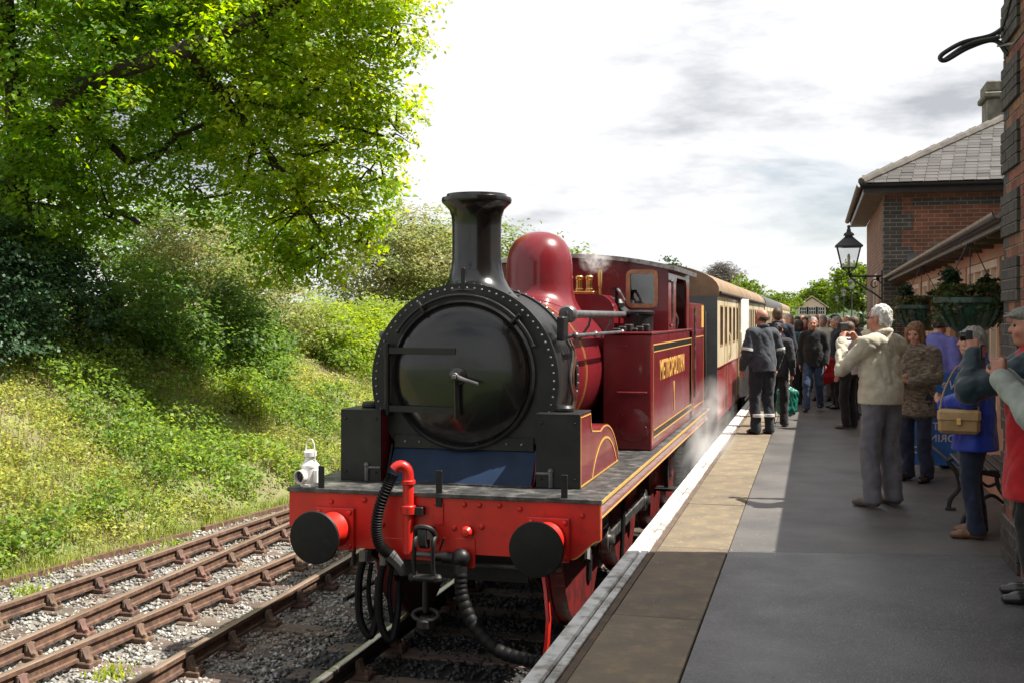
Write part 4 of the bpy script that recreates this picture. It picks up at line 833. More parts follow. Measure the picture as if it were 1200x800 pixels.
b = MB(); b.box(ex0+.03, ex1, ey0+.03, ey0+.05, 4.95, zr-.004); b.box(ex0+.03, ex0+.05, ey0+.05, ey1, 4.95, zr-.004); b.build('fascia', m_fascia, rf)
b = MB(); b.box(ex0+.05, ex1, ey0+.05, y0, 4.95, 4.97); b.box(ex0+.05, x0, y0, ey1, 4.95, 4.97); b.build('soffit', m_soffit, rf)
gp = [(-.06*math.cos(R(a)), -.06*math.sin(R(a))) for a in range(0, 181, 20)]; gp += [(p[0]*.85, p[1]*.85) for p in gp[::-1]]
b = MB(); b.sweep(gp, [((ex0-.03,ey0-.06,5.10), (0,1,0), (0,0,1)), ((ex1,ey0-.06,5.10), (0,1,0), (0,0,1))]); b.build('gutter', m_fascia, rf)
b = MB(); b.sweep(gp, [((ex0-.03,ey0-.06,5.10), (1,0,0), (0,0,1)), ((ex0-.03,ey1,5.10), (1,0,0), (0,0,1))]); b.build('gutter', m_soffit, rf)
b = MB(); b.box(0, .214, 0, .24, 0, .009, .002); sl_me = b.mesh('slate', m_slate)
th_ = math.atan(sp); g_ = .15; k = 0
while k*g_*math.cos(th_) < 3.3:
    t = k*g_*math.cos(th_); zz = zr+sp*t+.008; xs_ = ex0+t; x = xs_-(.11 if k % 2 else 0)
    while x < 4.1:
        if x > xs_-.12: link('slate', sl_me, rf, (x, ey0+t-.03, zz+random.uniform(-.002, .006)), (th_-.03+random.uniform(-.008, .008), 0, 0))
        x += .22
    k += 1
n = 14
for i in range(n):                                                      # hip tiles
    t0, t1 = 3.9*i/n, 3.9*(i+1)/n+.03; b = MB(); b.tube([(ex0+t0,ey0+t0,zr+sp*t0+.03), (ex0+t1,ey0+t1,zr+sp*t1+.045)], [.085,.095], 8); b.build('hip_tile', m_hip, rf)
b = MB(); b.box(3.5, 4.4, 25.6, 26.5, 5.9, 7.25, .02); b.box(3.42, 4.48, 25.52, 26.58, 7.25, 7.38, .03); b.box(3.47, 4.43, 25.57, 26.53, 7.38, 7.62, .03); tagc = b.build('chimney', m_stonec, rf)
for s_ in (-.2, .2): b = MB(); b.lathe([(.14,7.62), (.11,7.9), (.13,7.95), (.0001,7.96)], (3.95+s_, 26.05, 0), n=14); b.build('chimney_pot', m_soffit, tagc) if False else None
# --- lanterns
m_lglass = glass('lantern_glass', (.92,.93,.92), .8)
def lantern(parent, z):
    b = MB(); b.lathe([(.045,z-.05), (.06,z-.03), (.06,z), (.03,z+.01)], n=10); b.tube([(0,0,z-.05), (0,0,z+.1)], .02, 8)
    a0, a1, h = .125, .215, .40
    for sx in (-1, 1):
        for sy in (-1, 1): b.tube([(sx*a0,sy*a0,z+.10), (sx*a1,sy*a1,z+.10+h)], .012, 6); b.tube([(0,0,z+.0), (sx*a0,sy*a0,z+.10)], .008, 5)
    for q, zz in ((a0, z+.10), (a1, z+.10+h)):
        for i in range(4):
            c = [(-q,-q), (q,-q), (q,q), (-q,q)]; b.tube([(*c[i],zz), (*c[(i+1) % 4],zz)], .013, 6)
    b.build('lantern_frame', m_iron, parent)
    for i in range(4):
        c0 = [(-1,-1), (1,-1), (1,1), (-1,1)][i]; c1 = [(-1,-1), (1,-1), (1,1), (-1,1)][(i+1) % 4]; g = MB(); q = .985
        g.add([(c0[0]*a0*q,c0[1]*a0*q,z+.1), (c1[0]*a0*q,c1[1]*a0*q,z+.1), (c1[0]*a1*q,c1[1]*a1*q,z+.1+h), (c0[0]*a1*q,c0[1]*a1*q,z+.1+h)], [(0,1,2,3)]); g.build('lantern_pane', m_lglass, parent, 0)
    b = MB(); zt = z+.10+h; b.lathe([(.36,zt), (.36,zt+.012), (.10,zt+.19), (.10,zt+.21), (.14,zt+.22), (.12,zt+.25), (.06,zt+.28), (.05,zt+.33), (.025,zt+.36)], n=4, a0=R(45), a1=R(405)); b.ball((0,0,zt+.38), .035, 8); b.build('lantern_roof', m_iron, parent, 20)
    b = MB(); b.lathe([(.02,z+.1), (.025,z+.24), (.03,z+.30), (.02,z+.36), (.0001,z+.37)], n=10); b.build('lamp_bulb', m_white, parent)
wl = thing('wall_lantern', 'black bracket lantern on the corner of the far pavilion', 'lantern', (.62, 22.5, 0), 0, 'platform lanterns')
lantern(wl, 3.50)
b = MB(); b.tube([(0,0,3.44), (.60,0,3.44)], .02, 8); b.tube(crom([(.02,0,3.42), (.25,0,3.25), (.45,0,3.12), (.60,0,3.0)], 6), .016, 8); b.tube(crom([(.6,0,3.3), (.48,0,3.38), (.4,0,3.30), (.45,0,3.22), (.52,0,3.26)], 6), .012, 6); b.box(.585, .61, -.03, .03, 2.9, 3.55, .004); b.build('bracket', m_iron, wl)
for (x, y, z, lb) in ((2.1,70,4.2,'nearest of the lamp posts beyond the far pavilion'), (2.25,96,4.2,'middle lamp post of the row beyond the far pavilion'), (2.3,128,4.2,'farthest lamp post of the row beyond the far pavilion')):
    lp = thing('lamp_post', 'slim lamp post with glass lantern, '+lb, 'lamp post', (x, y, 0), 0, 'platform lanterns'); lantern(lp, z)
    b = MB(); b.tube([(0,0,PZ), (0,0,1.6), (0,0,1.65), (0,0,z)], [.09,.08,.05,.035], 10); b.tube([(-.25,0,z-.25), (.25,0,z-.25)], .015, 6); b.build('post', m_iron, lp)
# --- signal box
sb = thing('signal_box', 'small gabled signal box with white windows at end of platform', 'signal box', (-.4, 165, 0))
b = MB(); b.box(-1.9, 1.9, 0, 5, -.4, 2.6); b.build('base_wall', m_bw_xz, sb, 0)
b = MB(); b.box(-1.85, 1.85, .05, 5, 2.6, 2.95); b.box(-1.85, -1.7, .05, 5, 2.95, 4.0); b.box(1.7, 1.85, .05, 5, 2.95, 4.0); b.box(-1.7, 1.7, 4.5, 5, 2.95, 4.0); b.prism([(-1.85,4.0), (1.85,4.0), (0,5.25)], .05, 5, 'y'); b.build('timber_wall', m_crm, sb)
b = MB(); b.prism([(-2.3,3.85), (0,5.45), (2.3,3.85), (2.3,4.0), (0,5.62), (-2.3,4.0)], -.3, 5.3, 'y'); b.build('roof', M('barge_board', (.55,.42,.30), rough=.6), sb)
for x in (-1.7, -.45, .8):
    b = MB(); w_ = .95
    for q in (0, .3, .6, .9): b.box(x+q, x+q+.05, .0, .06, 2.95, 4.0)
    for z in (2.95, 3.45, 3.94): b.box(x, x+w_, .0, .05, z, z+.06)
    wf = b.build('window', m_white, sb); b = MB(); b.box(x, x+w_, .07, .08, 2.95, 4.0); b.build('pane', m_winint, wf)
# ================================================================ VEGETATION
def leafm(name, c, c2, tr=.4, isl=.35, rough=.5, s=.7): return M(name, c, c2, s=s, rough=rough, isl=isl, trans=tr, spec=.35)
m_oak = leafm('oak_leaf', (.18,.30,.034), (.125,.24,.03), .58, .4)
m_oak_sun = leafm('oak_leaf_sunlit', (.31,.39,.026), (.21,.33,.026), .58, .4)  # same oak leaf with sunlight put into its colour
m_ivy = leafm('ivy_leaf', (.055,.115,.045), (.035,.08,.035), .25, .45, .45)
m_elder = leafm('elder_leaf', (.125,.21,.045), (.08,.15,.035), .48, .4)
m_haw = leafm('hawthorn_leaf', (.25,.25,.10), (.15,.20,.06), .45, .5)
m_lime = leafm('lime_shrub_leaf', (.24,.31,.045), (.16,.24,.035), .5)
m_nettle = leafm('nettle_leaf', (.20,.29,.06), (.13,.21,.045), .5, .45)
m_weed = leafm('weed_leaf', (.34,.36,.10), (.24,.29,.075), .5, .45)
m_grass = leafm('grass_blade', (.27,.31,.075), (.19,.25,.05), .45, .4)
m_straw = leafm('dry_stem', (.28,.22,.12), (.20,.13,.075), .2, .35)
m_bark = M('bark', (.05,.035,.024), (.022,.016,.012), s=12, rough=.95, bump=1, bs=26, stretch=(1,1,.3))
m_twig = M('bare_twig', (.16,.14,.125), (.10,.09,.08), rough=.9)
m_far = leafm('far_leaf', (.13,.19,.02), (.085,.145,.02), .4, .3)
m_fard = leafm('far_leaf_dark', (.05,.09,.025), (.035,.065,.02), .25, .3)
def unit(n):
    v = RNG.normal(size=(n, 3)); return v/np.linalg.norm(v, axis=1)[:, None]
def leafmesh(name, C, size, mat, parent, asp=.55, droop=.25, var=.35, up=.35, ids=None, mats=None, NB=None):
    """one folded diamond per leaf"""
    n = len(C); U = unit(n); U[:, 2] = U[:, 2]*.6-droop; U /= np.linalg.norm(U, axis=1)[:, None]
    if NB is not None:
        W = NB+unit(n)*.55; W /= np.linalg.norm(W, axis=1)[:, None]; U = U-W*np.sum(U*W, 1)[:, None]; U /= np.linalg.norm(U, axis=1)[:, None]+1e-9; W = np.cross(W, U)
        W = np.cross(U, W)
    else: W = unit(n); W[:, 2] += up
    V = np.cross(U, W); V /= np.linalg.norm(V, axis=1)[:, None]+1e-9; Nn = np.cross(V, U)
    L = size*(1+var*RNG.uniform(-1, 1, n))[:, None]; H = L*asp*.5
    A = C-U*L*.5; B = C+V*H+Nn*L*.10-U*L*.06; D = C-V*H+Nn*L*.10-U*L*.06; T = C+U*L*.5-Nn*L*.06
    P = np.stack([A, B, T, D], 1).reshape(-1, 3); F = np.arange(4*n).reshape(n, 4)
    return bulk(name, P, F, mats or mat, parent, ids=ids)
def clumps(blobs, dens, per, spread, shell=.62, nb=False):
    """leaf centres: clumps spread through each ellipsoid's outer volume"""
    out = []; nbs = []
    for (x, y, z, rx, ry, rz) in blobs:
        k = max(3, int(dens*(rx*ry*rz)**(2/3))); d = unit(k); rad = shell+(1.02-shell)*RNG.random(k)**.7
        c = np.array([x, y, z])+d*rad[:, None]*np.array([rx, ry, rz])*(1+.12*RNG.normal(size=k))[:, None]
        m = RNG.poisson(per, k); q = np.repeat(c, m, 0); out.append(q+RNG.normal(size=q.shape)*spread*np.array([1.15, 1.15, .5])); nbs.append(np.repeat(d*.45+np.array([0, 0, .75])+unit(k)*.35, m, 0))
    return (np.concatenate(out), np.concatenate(nbs)) if nb else np.concatenate(out)
def taper(path, r0, r1, b, n=8):
    p = crom(path, 5 if r0 < .05 else 10); b.tube([q+Vector((random.uniform(-.1,.1), random.uniform(-.1,.1), random.uniform(-.1,.1)))*r0 for q in p], [(r0+(r1-r0)*(i/(len(p)-1))**.8)*random.uniform(.9, 1.1) for i in range(len(p))], n)
def limbs(b, base, blobs, r0, wob=.15, n=6):
    for (x, y, z, rx, ry, rz) in blobs:
        e = Vector((x, y, z)); s = Vector(base); mid = s.lerp(e, .5)+Vector((random.uniform(-wob, wob), random.uniform(-wob, wob), .12*(e-s).length*random.uniform(.3, 1)))
        taper([s, s.lerp(mid, .5), mid, e], r0, r0*.25, b, n)
        for k in range(4):
            q = e+Vector(unit(1)[0])*.75*max(.2, min(rx, rz)); taper([mid.lerp(e, .4+.15*k), mid.lerp(e, .4+.15*k).lerp(q, .5)+Vector((0, 0, .08)), q], r0*.35, r0*.08, b, 5)
def bush(name, label, base, blobs, mat, dens, per, spread, size, group=None, asp=.55, stem=.03, cat='bush', shell=.6, droop=.2):
    t = thing(name, label, cat, base, 0, group); bl = [(x-base[0], y-base[1], z-base[2], a, b_, c_) for x, y, z, a, b_, c_ in blobs]
    C, NB = clumps(bl, dens, per, spread, shell, True); leafmesh('foliage', C, size, mat, t, asp, droop, NB=NB)
    b = MB(); limbs(b, (0, 0, -.1), bl, stem, .1, 5); b.build('stems', m_bark, t); return t
# --- the great tree overhanging the sidings
TB = (-13.3, 16.6, 2.0)
tr = thing('broadleaf_tree', 'large spreading leafy tree overhanging the sidings at upper left', 'tree', TB)
def at(px, py, Y, r, k=(1,1,1)):
    u = (px-600)/1333; c, s = math.cos(YAW), math.sin(YAW); X = Y*(u*c-s)/(c+u*s); d = -X*s+Y*c
    return (X-TB[0], Y-TB[1], 2.68-(py-371)/1333*d-TB[2], r*k[0], r*k[1], r*k[2])
tblobs = [at(*a) for a in ((40,20,15,1.7), (150,10,16,1.5), (260,10,16.5,1.5), (360,10,17,1.4), (440,-10,17,.95), (455,40,17.2,.62), (30,130,15,1.5), (110,170,16.5,1.1), (290,105,16.5,1.15), (370,95,17,1.1), (425,100,17.3,.7), (455,150,17.6,.62), (310,190,17,1.0), (385,175,17.4,.95), (435,205,17.8,.65), (345,255,17.5,.85), (405,250,17.8,.75), (370,300,17.8,.62), (425,275,18,.42), (330,310,17.6,.5), (40,230,15.2,1.0), (120,250,16.3,.75), (215,150,16.6,.8), (225,225,17.2,.55), (200,70,17.5,1.2), (30,-90,15,2.0), (180,-110,16,2.1), (330,-100,17,1.8), (100,-250,16,2.2), (270,-240,17,2.0), (430,-80,17,1.1), (100,50,20,2.1), (250,50,20.5,2.0), (360,130,20,1.5), (60,170,19,1.8), (170,190,19.5,1.0), (320,240,20,1.3), (250,140,20.5,1.1), (380,40,20,1.4), (150,-60,20,2.4), (320,-60,20,2.2), (140,108,14.5,.28), (60,160,14.3,.5), (245,45,15.0,.34), (110,60,14.6,.3), (185,60,15,.22))]
C, NB = clumps(tblobs, 80, 31, .13, .5, True)
sun_side = (C[:, 0]+TB[0] > -9.4+.35*RNG.normal(size=len(C)))  # sunward leaves take the brighter colour, painting the crown's lit side
leafmesh('crown', C, .092, None, tr, .62, .1, .5, NB=NB, ids=sun_side.astype(int), mats=[m_oak, m_oak_sun])
b = MB(); taper([(0,0,-.5), (.1,0,1.0), (.3,-.4,2.2), (.7,-.7,3.1)], .42, .30, b, 12); b.build('trunk', m_bark, tr)
A = at(95,105,15.0,1)[:3]; B_ = at(215,58,15.5,1)[:3]; C_ = at(290,25,16.0,1)[:3]; D_ = at(370,-10,17,1)[:3]
limb_specs = [([(.7,-.7,3.0), A, B_, C_, D_], .19, .06), ([(.5,-.6,2.8), at(20,150,15.2,1)[:3], at(10,0,15,1)[:3], at(60,-120,15,1)[:3]], .22, .06), ([A, at(140,30,15.9,1)[:3], at(185,-60,16,1)[:3]], .12, .04),
  ([B_, at(250,100,16.5,1)[:3], at(300,160,16.9,1)[:3], at(350,230,17.4,1)[:3], at(385,290,17.7,1)[:3]], .10, .03), ([at(150,190,16.4,1)[:3], at(185,180,16.5,1)[:3], at(205,162,16.6,1)[:3], at(250,140,16.7,1)[:3], at(300,105,16.7,1)[:3]], .055, .03), ([A, at(110,150,16.1,1)[:3], at(150,190,16.4,1)[:3]], .10, .05),
  ([at(205,162,16.6,1)[:3], at(180,190,16.9,1)[:3], at(150,215,17,1)[:3]], .04, .015), ([at(250,100,16.5,1)[:3], at(330,130,17,1)[:3], at(410,150,17.4,1)[:3], at(450,160,17.6,1)[:3]], .06, .02), ([C_, at(350,60,17,1)[:3], at(430,70,17.2,1)[:3]], .07, .02), ([at(300,160,16.9,1)[:3], at(280,220,17.2,1)[:3], at(230,235,17.2,1)[:3]], .04, .015), ([at(125,245,16.2,1)[:3], at(148,253,16.3,1)[:3], at(163,262,16.4,1)[:3]], .05, .04)]
for pth, r0, r1 in limb_specs: b = MB(); taper(pth, r0, r1, b, 9); b.build('limb', m_bark, tr)
b = MB()
for bl in tblobs[:25]:
    c = Vector(bl[:3])
    for k in range(5):
        q = c+Vector(unit(1)[0])*bl[3]*.9; taper([c+Vector(unit(1)[0])*.2, c.lerp(q, .5)+Vector(unit(1)[0])*.12, q], .022, .006, b, 5)
tag(b.build('twigs', m_bark, tr), None, kind='stuff')
# --- shrubs on the bank (each its own thing)
G_ = 'shrubs on the railway bank'
bush('ivy_thicket', 'dark ivy covered thicket at left edge below the great tree', (-12.0,14.2,1.9), [(-12.1,13.5,2.9,.9,1.0,1.1), (-12.0,14.6,3.1,.9,.9,1.15), (-12.4,13.8,3.9,.9,1.0,.8), (-11.7,14.1,2.3,.7,.8,.6), (-12.6,15.0,4.1,.8,.8,.7), (-12.8,12.6,3.0,1,1,1.3)], m_ivy, 190, 32, .10, .062, G_, .9, .05)
bush('ivy_thicket', 'second ivy mound right of the ivy thicket, in deep shade', (-11.9,15.9,2.0), [(-11.8,15.6,2.8,.75,.8,1.0), (-11.9,16.6,2.7,.7,.7,.95), (-12.2,16.0,3.6,.8,.8,.6)], m_ivy, 190, 32, .10, .062, G_, .9, .05)
bush('elder_bush', 'deep green elder bush right of the ivy in the shade', (-11.2,17.6,1.9), [(-11.2,17.1,2.6,.75,.75,.9), (-11.0,18.0,2.3,.7,.8,.75), (-11.6,18.2,3.1,.75,.8,.7), (-10.7,17.6,1.9,.5,.6,.5)], m_elder, 130, 26, .13, .10, G_)
bush('elder_bush', 'mid green elder bush in front of the tan hawthorn', (-10.8,20.0,1.6), [(-10.7,19.6,2.3,.7,.8,.8), (-10.9,20.7,2.2,.75,.8,.85), (-11.3,20.1,2.8,.8,.8,.7), (-10.3,20.0,1.7,.5,.6,.5)], m_elder, 130, 26, .13, .10, G_)
bush('hawthorn_bush', 'tan leaved hawthorn bush behind the green elders', (-12.8,22.0,2.2), [(-13.3,20.9,3.6,1.0,1.0,.9), (-12.6,22.0,3.7,1.1,1.1,1.0), (-12.0,22.9,3.3,1.0,1.0,.8), (-13.6,22.3,4.4,1.0,1.0,.6), (-12.3,21.2,3.0,.9,.9,.7)], m_haw, 120, 26, .15, .085, G_, .5)
bush('hawthorn_bush', 'smaller tan hawthorn low between the elder and lime shrubs', (-11.3,23.0,1.9), [(-11.3,22.9,2.7,.8,.9,.8), (-11.0,23.8,2.4,.7,.7,.6)], m_haw, 120, 24, .14, .085, G_, .5)
for i, (x, y, z, r, lb) in enumerate(((-10.9,24.6,2.0,.85,'lime green shrub below the lowest branches of the great tree'), (-10.6,26.6,1.9,.95,'lime green shrub midway along the bank behind the smokebox'), (-10.9,28.9,2.1,1.0,'lime green shrub behind the smokebox left rim'), (-10.5,31.5,2.0,1.0,'farthest lime green shrub just left of the chimney'))):
    bush('lime_shrub', lb, (x,y,z-.4), [(x,y,z+.2,r,r,.75), (x+.4,y-.5,z-.1,.8*r,.8*r,.6), (x-.6,y+.3,z+.5,.9*r,.9*r,.7), (x+.3,y+.7,z,.8*r,.8*r,.6)], m_lime, 120, 24, .14, .10, G_)
bush('lime_shrub', 'small bright lime sapling alone low on the sunny bank', (-9.75,17.9,1.1), [(-9.75,17.9,1.35,.30,.32,.35), (-9.6,18.2,1.1,.3,.3,.25)], m_lime, 260, 22, .09, .085, G_)
bush('hawthorn_tree', 'tall tan hawthorn left of the chimney top', (-12.2,33.5,2.2), [(-12.6,32.6,4.3,1.5,1.5,1.2), (-11.8,33.6,4.6,1.5,1.5,1.3), (-11.1,34.5,4.0,1.3,1.3,1.1), (-12.4,34.2,5.4,1.2,1.2,.8), (-13.5,33.0,3.6,1.5,1.5,1.3), (-11.2,33.4,3.2,1.3,1.3,1.0)], m_haw, 75, 26, .2, .13, G_, .5, .07, 'tree')
bush('hedge_tree', 'shaded green tree filling the gap behind the great tree', (-17,24,2.4), [(-17,23,4.0,1.8,1.8,1.6), (-15.5,25,4.2,1.7,1.7,1.5), (-18.5,22,4.4,2,2,2), (-16,27,4.6,2,2,1.6), (-14.2,28,4.2,1.6,1.6,1.4), (-17,21,3.6,1.6,1.6,1.5)], m_elder, 50, 24, .24, .15, G_, .6, .1, 'tree')
bush('hedge_tree', 'green tree above the dome, behind chimney and cab', (-12.5,46,2.4), [(-13,45,4.6,2,2,1.9), (-11.0,47,4.4,1.8,1.8,1.7), (-9.5,49,3.6,1.6,1.6,1.4), (-14.5,43,4.3,2.0,2,1.8)], m_far, 40, 24, .3, .2, G_, .6, .1, 'tree')
# --- ground cover: weeds, nettles, grass, dry stems (uncountable)
def bank_pts(n, y0, y1, t0, t1, pw=1.4):
    y = y0+(y1-y0)*RNG.random(n)**pw; t = t0+(t1-t0)*RNG.random(n); x = toev(y)-t
    k = np.array([mnoise.noise(Vector((a*.55, b_*.55, 9.3))) for a, b_ in zip(x, y)]); k2 = np.array([mnoise.noise(Vector((a*1.3, b_*1.3, 2.3))) for a, b_ in zip(x, y)])
    return np.stack([x, y, np.array([bank_z(a, b_) for a, b_ in zip(x, y)])], -1), k, k2
P0, k1, k2 = bank_pts(10500, 8.6, 33, .12, 4.6)
nett = (k1 > .02); reps = RNG.poisson(np.where(nett, 13, 5)); h = np.where(nett, .55, .25)*(.5+.8*np.clip(k2+.4, 0, 1))
def plants(sel, per, hh, sp):
    q = P0[sel]; m = RNG.poisson(np.where(k2[sel] > .30, per*.18, per*1.08)); c = np.repeat(q, m, 0); hm = np.repeat(h[sel], m); n = len(c)
    r = RNG.random(n)**.6; return c+np.stack([RNG.normal(size=n)*sp, RNG.normal(size=n)*sp, hm*r*hh+.02], -1)
tag(leafmesh('nettle_patch', plants(nett, 13, 1.0, .10), .075, m_nettle, None, .55, .1, up=1.0), 'green nettles and brambles carpeting the bank', 'undergrowth', kind='stuff')
tag(leafmesh('weed_patch', plants(~nett, 13, 1.0, .12), .06, m_weed, None, .5, .05, up=1.0), 'pale yellow green weeds spread over the sunny bank', 'undergrowth', kind='stuff')
def blades(name, label, P, hmin, hmax, wd, mat, lean=.35):
    n = len(P); hgt = RNG.uniform(hmin, hmax, n)[:, None]; a = RNG.random(n)*6.283; D = np.stack([np.cos(a), np.sin(a), np.zeros(n)], -1); S = np.stack([-np.sin(a), np.cos(a), np.zeros(n)], -1)*wd
    up = np.array([0, 0, 1.]); l = RNG.uniform(.1, lean, n)[:, None]
    M1 = P+up*hgt*.6+D*hgt*l*.4; T = P+up*hgt*(.95-.2*l)+D*hgt*l*1.3
    V = np.stack([P-S, P+S, M1+S*.75, M1-S*.75, T], 1).reshape(-1, 3); i = np.arange(n)*5
    F = np.concatenate([np.stack([i, i+1, i+2], -1), np.stack([i, i+2, i+3], -1), np.stack([i+3, i+2, i+4], -1)])
    return tag(bulk(name, V, F, mat), label, 'grass', kind='stuff')
Pg, g1, g2 = bank_pts(48000, 8.6, 36, .0, 4.2, 1.2)
keep = (g2 < .25); Pg = Pg[keep]
blades('bank_grass', 'long rough grass growing on the railway bank', Pg, .08, .24, .005, m_grass)
Ps, s1, s2 = bank_pts(9000, 8.6, 26, .3, 4.6); blades('dry_stems', 'dry straw coloured stems among the bank weeds', Ps[(s1 < .1) | (s2 > .25)], .12, .45, .004, m_straw, .8)
# grass strip further off and tufts in the sidings
y = RNG.uniform(9, 40, 16000); x = toev(y)+RNG.normal(0, .16, 16000)-.15
blades('verge_grass', 'short grass fringe along the edge of the ballast', np.stack([x, y, np.full(16000, -.22)], -1), .06, .22, .005, m_grass, .6)
tuft = []
for cx, cy, r, n in ((-5.95,7.2,.16,260), (-5.45,8.0,.10,90), (-7.9,10.2,.12,120), (-7.7,12.2,.1,90), (-7.85,12.8,.1,90), (-4.75,7.0,.05,40)): q = RNG.normal(size=(n, 2))*r; tuft.append(np.stack([cx+q[:, 0], cy+q[:, 1], np.full(n, -.22)], -1))
blades('weed_tuft', 'small green and yellow weed tufts growing between siding rails', np.concatenate(tuft), .04, .14, .008, m_lime, .9)
# old rail lying along the foot of the bank
ob = thing('discarded_rail', 'old rusty rail lying half buried along foot of bank', 'rail')
b = MB(); b.sweep([(-.035,0), (.035,0), (.035,.07), (-.035,.07)], [((toe(y_)+.12+.05*math.sin(y_), y_, -.215), (1,0,0), (0,0,1)) for y_ in (9.0,10.4,11.6,12.9,13.4)]); b.build('rail_length', m_rust, ob)
b = MB(); b.sweep([(-.035,0), (.035,0), (.035,.07), (-.035,.07)], [((toe(y_)+.14, y_, -.21), (1,0,0), (0,0,1)) for y_ in (13.7,15,16.2,17.6)]); b.build('rail_length', m_rust, ob)
# --- far trees beyond the train and signal box
def fartree(label, x, y, h, r, mat, n=7, bare=False, per=16):
    t = thing('distant_tree', label, 'tree', (x, y, -.4), 0, 'trees beyond the station')
    bl = [(random.uniform(-.55, .55)*r, random.uniform(-.5, .5)*r, h*random.uniform(.45, .80), r*random.uniform(.35, .55), r*random.uniform(.35, .55), r*random.uniform(.3, .45)) for _ in range(n)]+[(0, 0, h*.82, r*.4, r*.4, h*.16)]
    if not bare: leafmesh('crown', clumps(bl, 16, per, r*.07, .5), r*.085, mat, t, .7)
    b = MB(); b.tube([(0,0,-.2), (0,0,h*.3), (0,0,h*.6)], [.05*r+.1,.04*r+.08,.06], 8); limbs(b, (0,0,h*.3), bl, .03*r+.03, .3, 5)
    if bare: leafmesh('crown', clumps(bl, 16, 26, r*.09, .3), .75, m_twig, t, .07, 0)
    if False:
        for q in bl:
            for k in range(80):
                c = Vector(q[:3]); e = c+Vector(unit(1)[0])*q[3]*1.5; taper([c, c.lerp(e, .5)+Vector(unit(1)[0])*.4, e], .04, .012, b, 3)
    b.build('trunk', m_bark, t); return t
fartree('bright green tree right of the signal box', 7.0, 185, 11.5, 6.0, m_far, 9)
fartree('bright green tree behind the signal box roof', 1.5, 200, 9.5, 5.0, m_far, 7)
fartree('green tree at far right behind the lamp posts', 10.5, 150, 8.0, 5.0, m_far, 8)
fartree('dark green tree close behind the wall lantern', 4.2, 60, 5.2, 2.2, m_fard, 7)
fartree('leafless grey tree above the carriage roofs', -11.5, 150, 10.5, 4.2, m_fard, 8, True)
fartree('bright green tree below the leafless tree', -8.5, 140, 8.0, 4.0, m_far, 8)
fartree('bright green tree left of the signal box', -4.8, 150, 6.6, 3.6, m_far, 7)
fartree('dark green tree just above the brown carriage roof', -14.5, 120, 9.6, 3.2, m_fard, 7)
fartree('green tree peeping above the cab roof', -21, 95, 10.2, 3.2, m_fard, 7)
fartree('yellow green tree beyond the carriage roof end', -15.8, 135, 9.0, 3.4, m_far, 7)
hill = []
b = MB(); n = 40
prof = [(-420+21*i, 9+7*mnoise.noise(Vector((i*.31, 0, 0)))) for i in range(n+1)]
b.add([(x, 520, -2) for x, z in prof]+[(x, 560, z) for x, z in prof]+[(x, 760, z*.3) for x, z in prof], [(i, i+1, n+2+i, n+1+i) for i in range(n)]+[(n+1+i, n+2+i, 2*n+3+i, 2*n+2+i) for i in range(n)]); struct(b.build('hill', m_fard))
# ================================================================ PEOPLE (signed-distance bodies, polygonised with surface nets)
def surface_nets(G, o, h):
    nx, ny, nz = G.shape; S = G < 0
    E0 = [(0,0,0), (1,0,0), (0,1,0), (1,1,0), (0,0,1), (1,0,1), (0,1,1), (1,1,1)]
    edges = [(0,1), (2,3), (4,5), (6,7), (0,2), (1,3), (4,6), (5,7), (0,4), (1,5), (2,6), (3,7)]
    sl = lambda e: (slice(e[0], nx-1+e[0]), slice(e[1], ny-1+e[1]), slice(e[2], nz-1+e[2]))
    cnt = sum(S[sl(e)].astype(np.int8) for e in E0); act = (cnt > 0) & (cnt < 8); idx = np.argwhere(act); n = len(idx)
    g = [G[idx[:, 0]+e[0], idx[:, 1]+e[1], idx[:, 2]+e[2]] for e in E0]; acc = np.zeros((n, 3)); k = np.zeros(n)
    for a, b in edges:
        m = (g[a] < 0) != (g[b] < 0); t = np.where(m, g[a]/np.where(m, g[a]-g[b], 1), 0)[:, None]; p = np.array(E0[a])+(np.array(E0[b])-np.array(E0[a]))*t; acc += p*m[:, None]; k += m
    V = o+h*(idx+acc/k[:, None]); vid = np.full(act.shape, -1, np.int32); vid[act] = np.arange(n); F = []
    for ax in range(3):
        d = [0, 0, 0]; d[ax] = 1; u, v = [i for i in range(3) if i != ax]
        a = S[:nx-1, :ny-1, :nz-1]; b = S[d[0]:nx-1+d[0], d[1]:ny-1+d[1], d[2]:nz-1+d[2]]; q = np.argwhere(a != b); q = q[(q[:, u] > 0) & (q[:, v] > 0)]
        if not len(q): continue
        q0 = q.copy(); q1 = q.copy(); q1[:, u] -= 1; q2 = q1.copy(); q2[:, v] -= 1; q3 = q.copy(); q3[:, v] -= 1
        f = np.stack([vid[tuple(x.T)] for x in (q0, q1, q2, q3)], -1); fl = a[tuple(q.T)]
        if ax == 1: fl = ~fl
        f[fl] = f[fl][:, ::-1]; F.append(f)
    F = np.concatenate(F); return V, F[(F >= 0).all(1)]
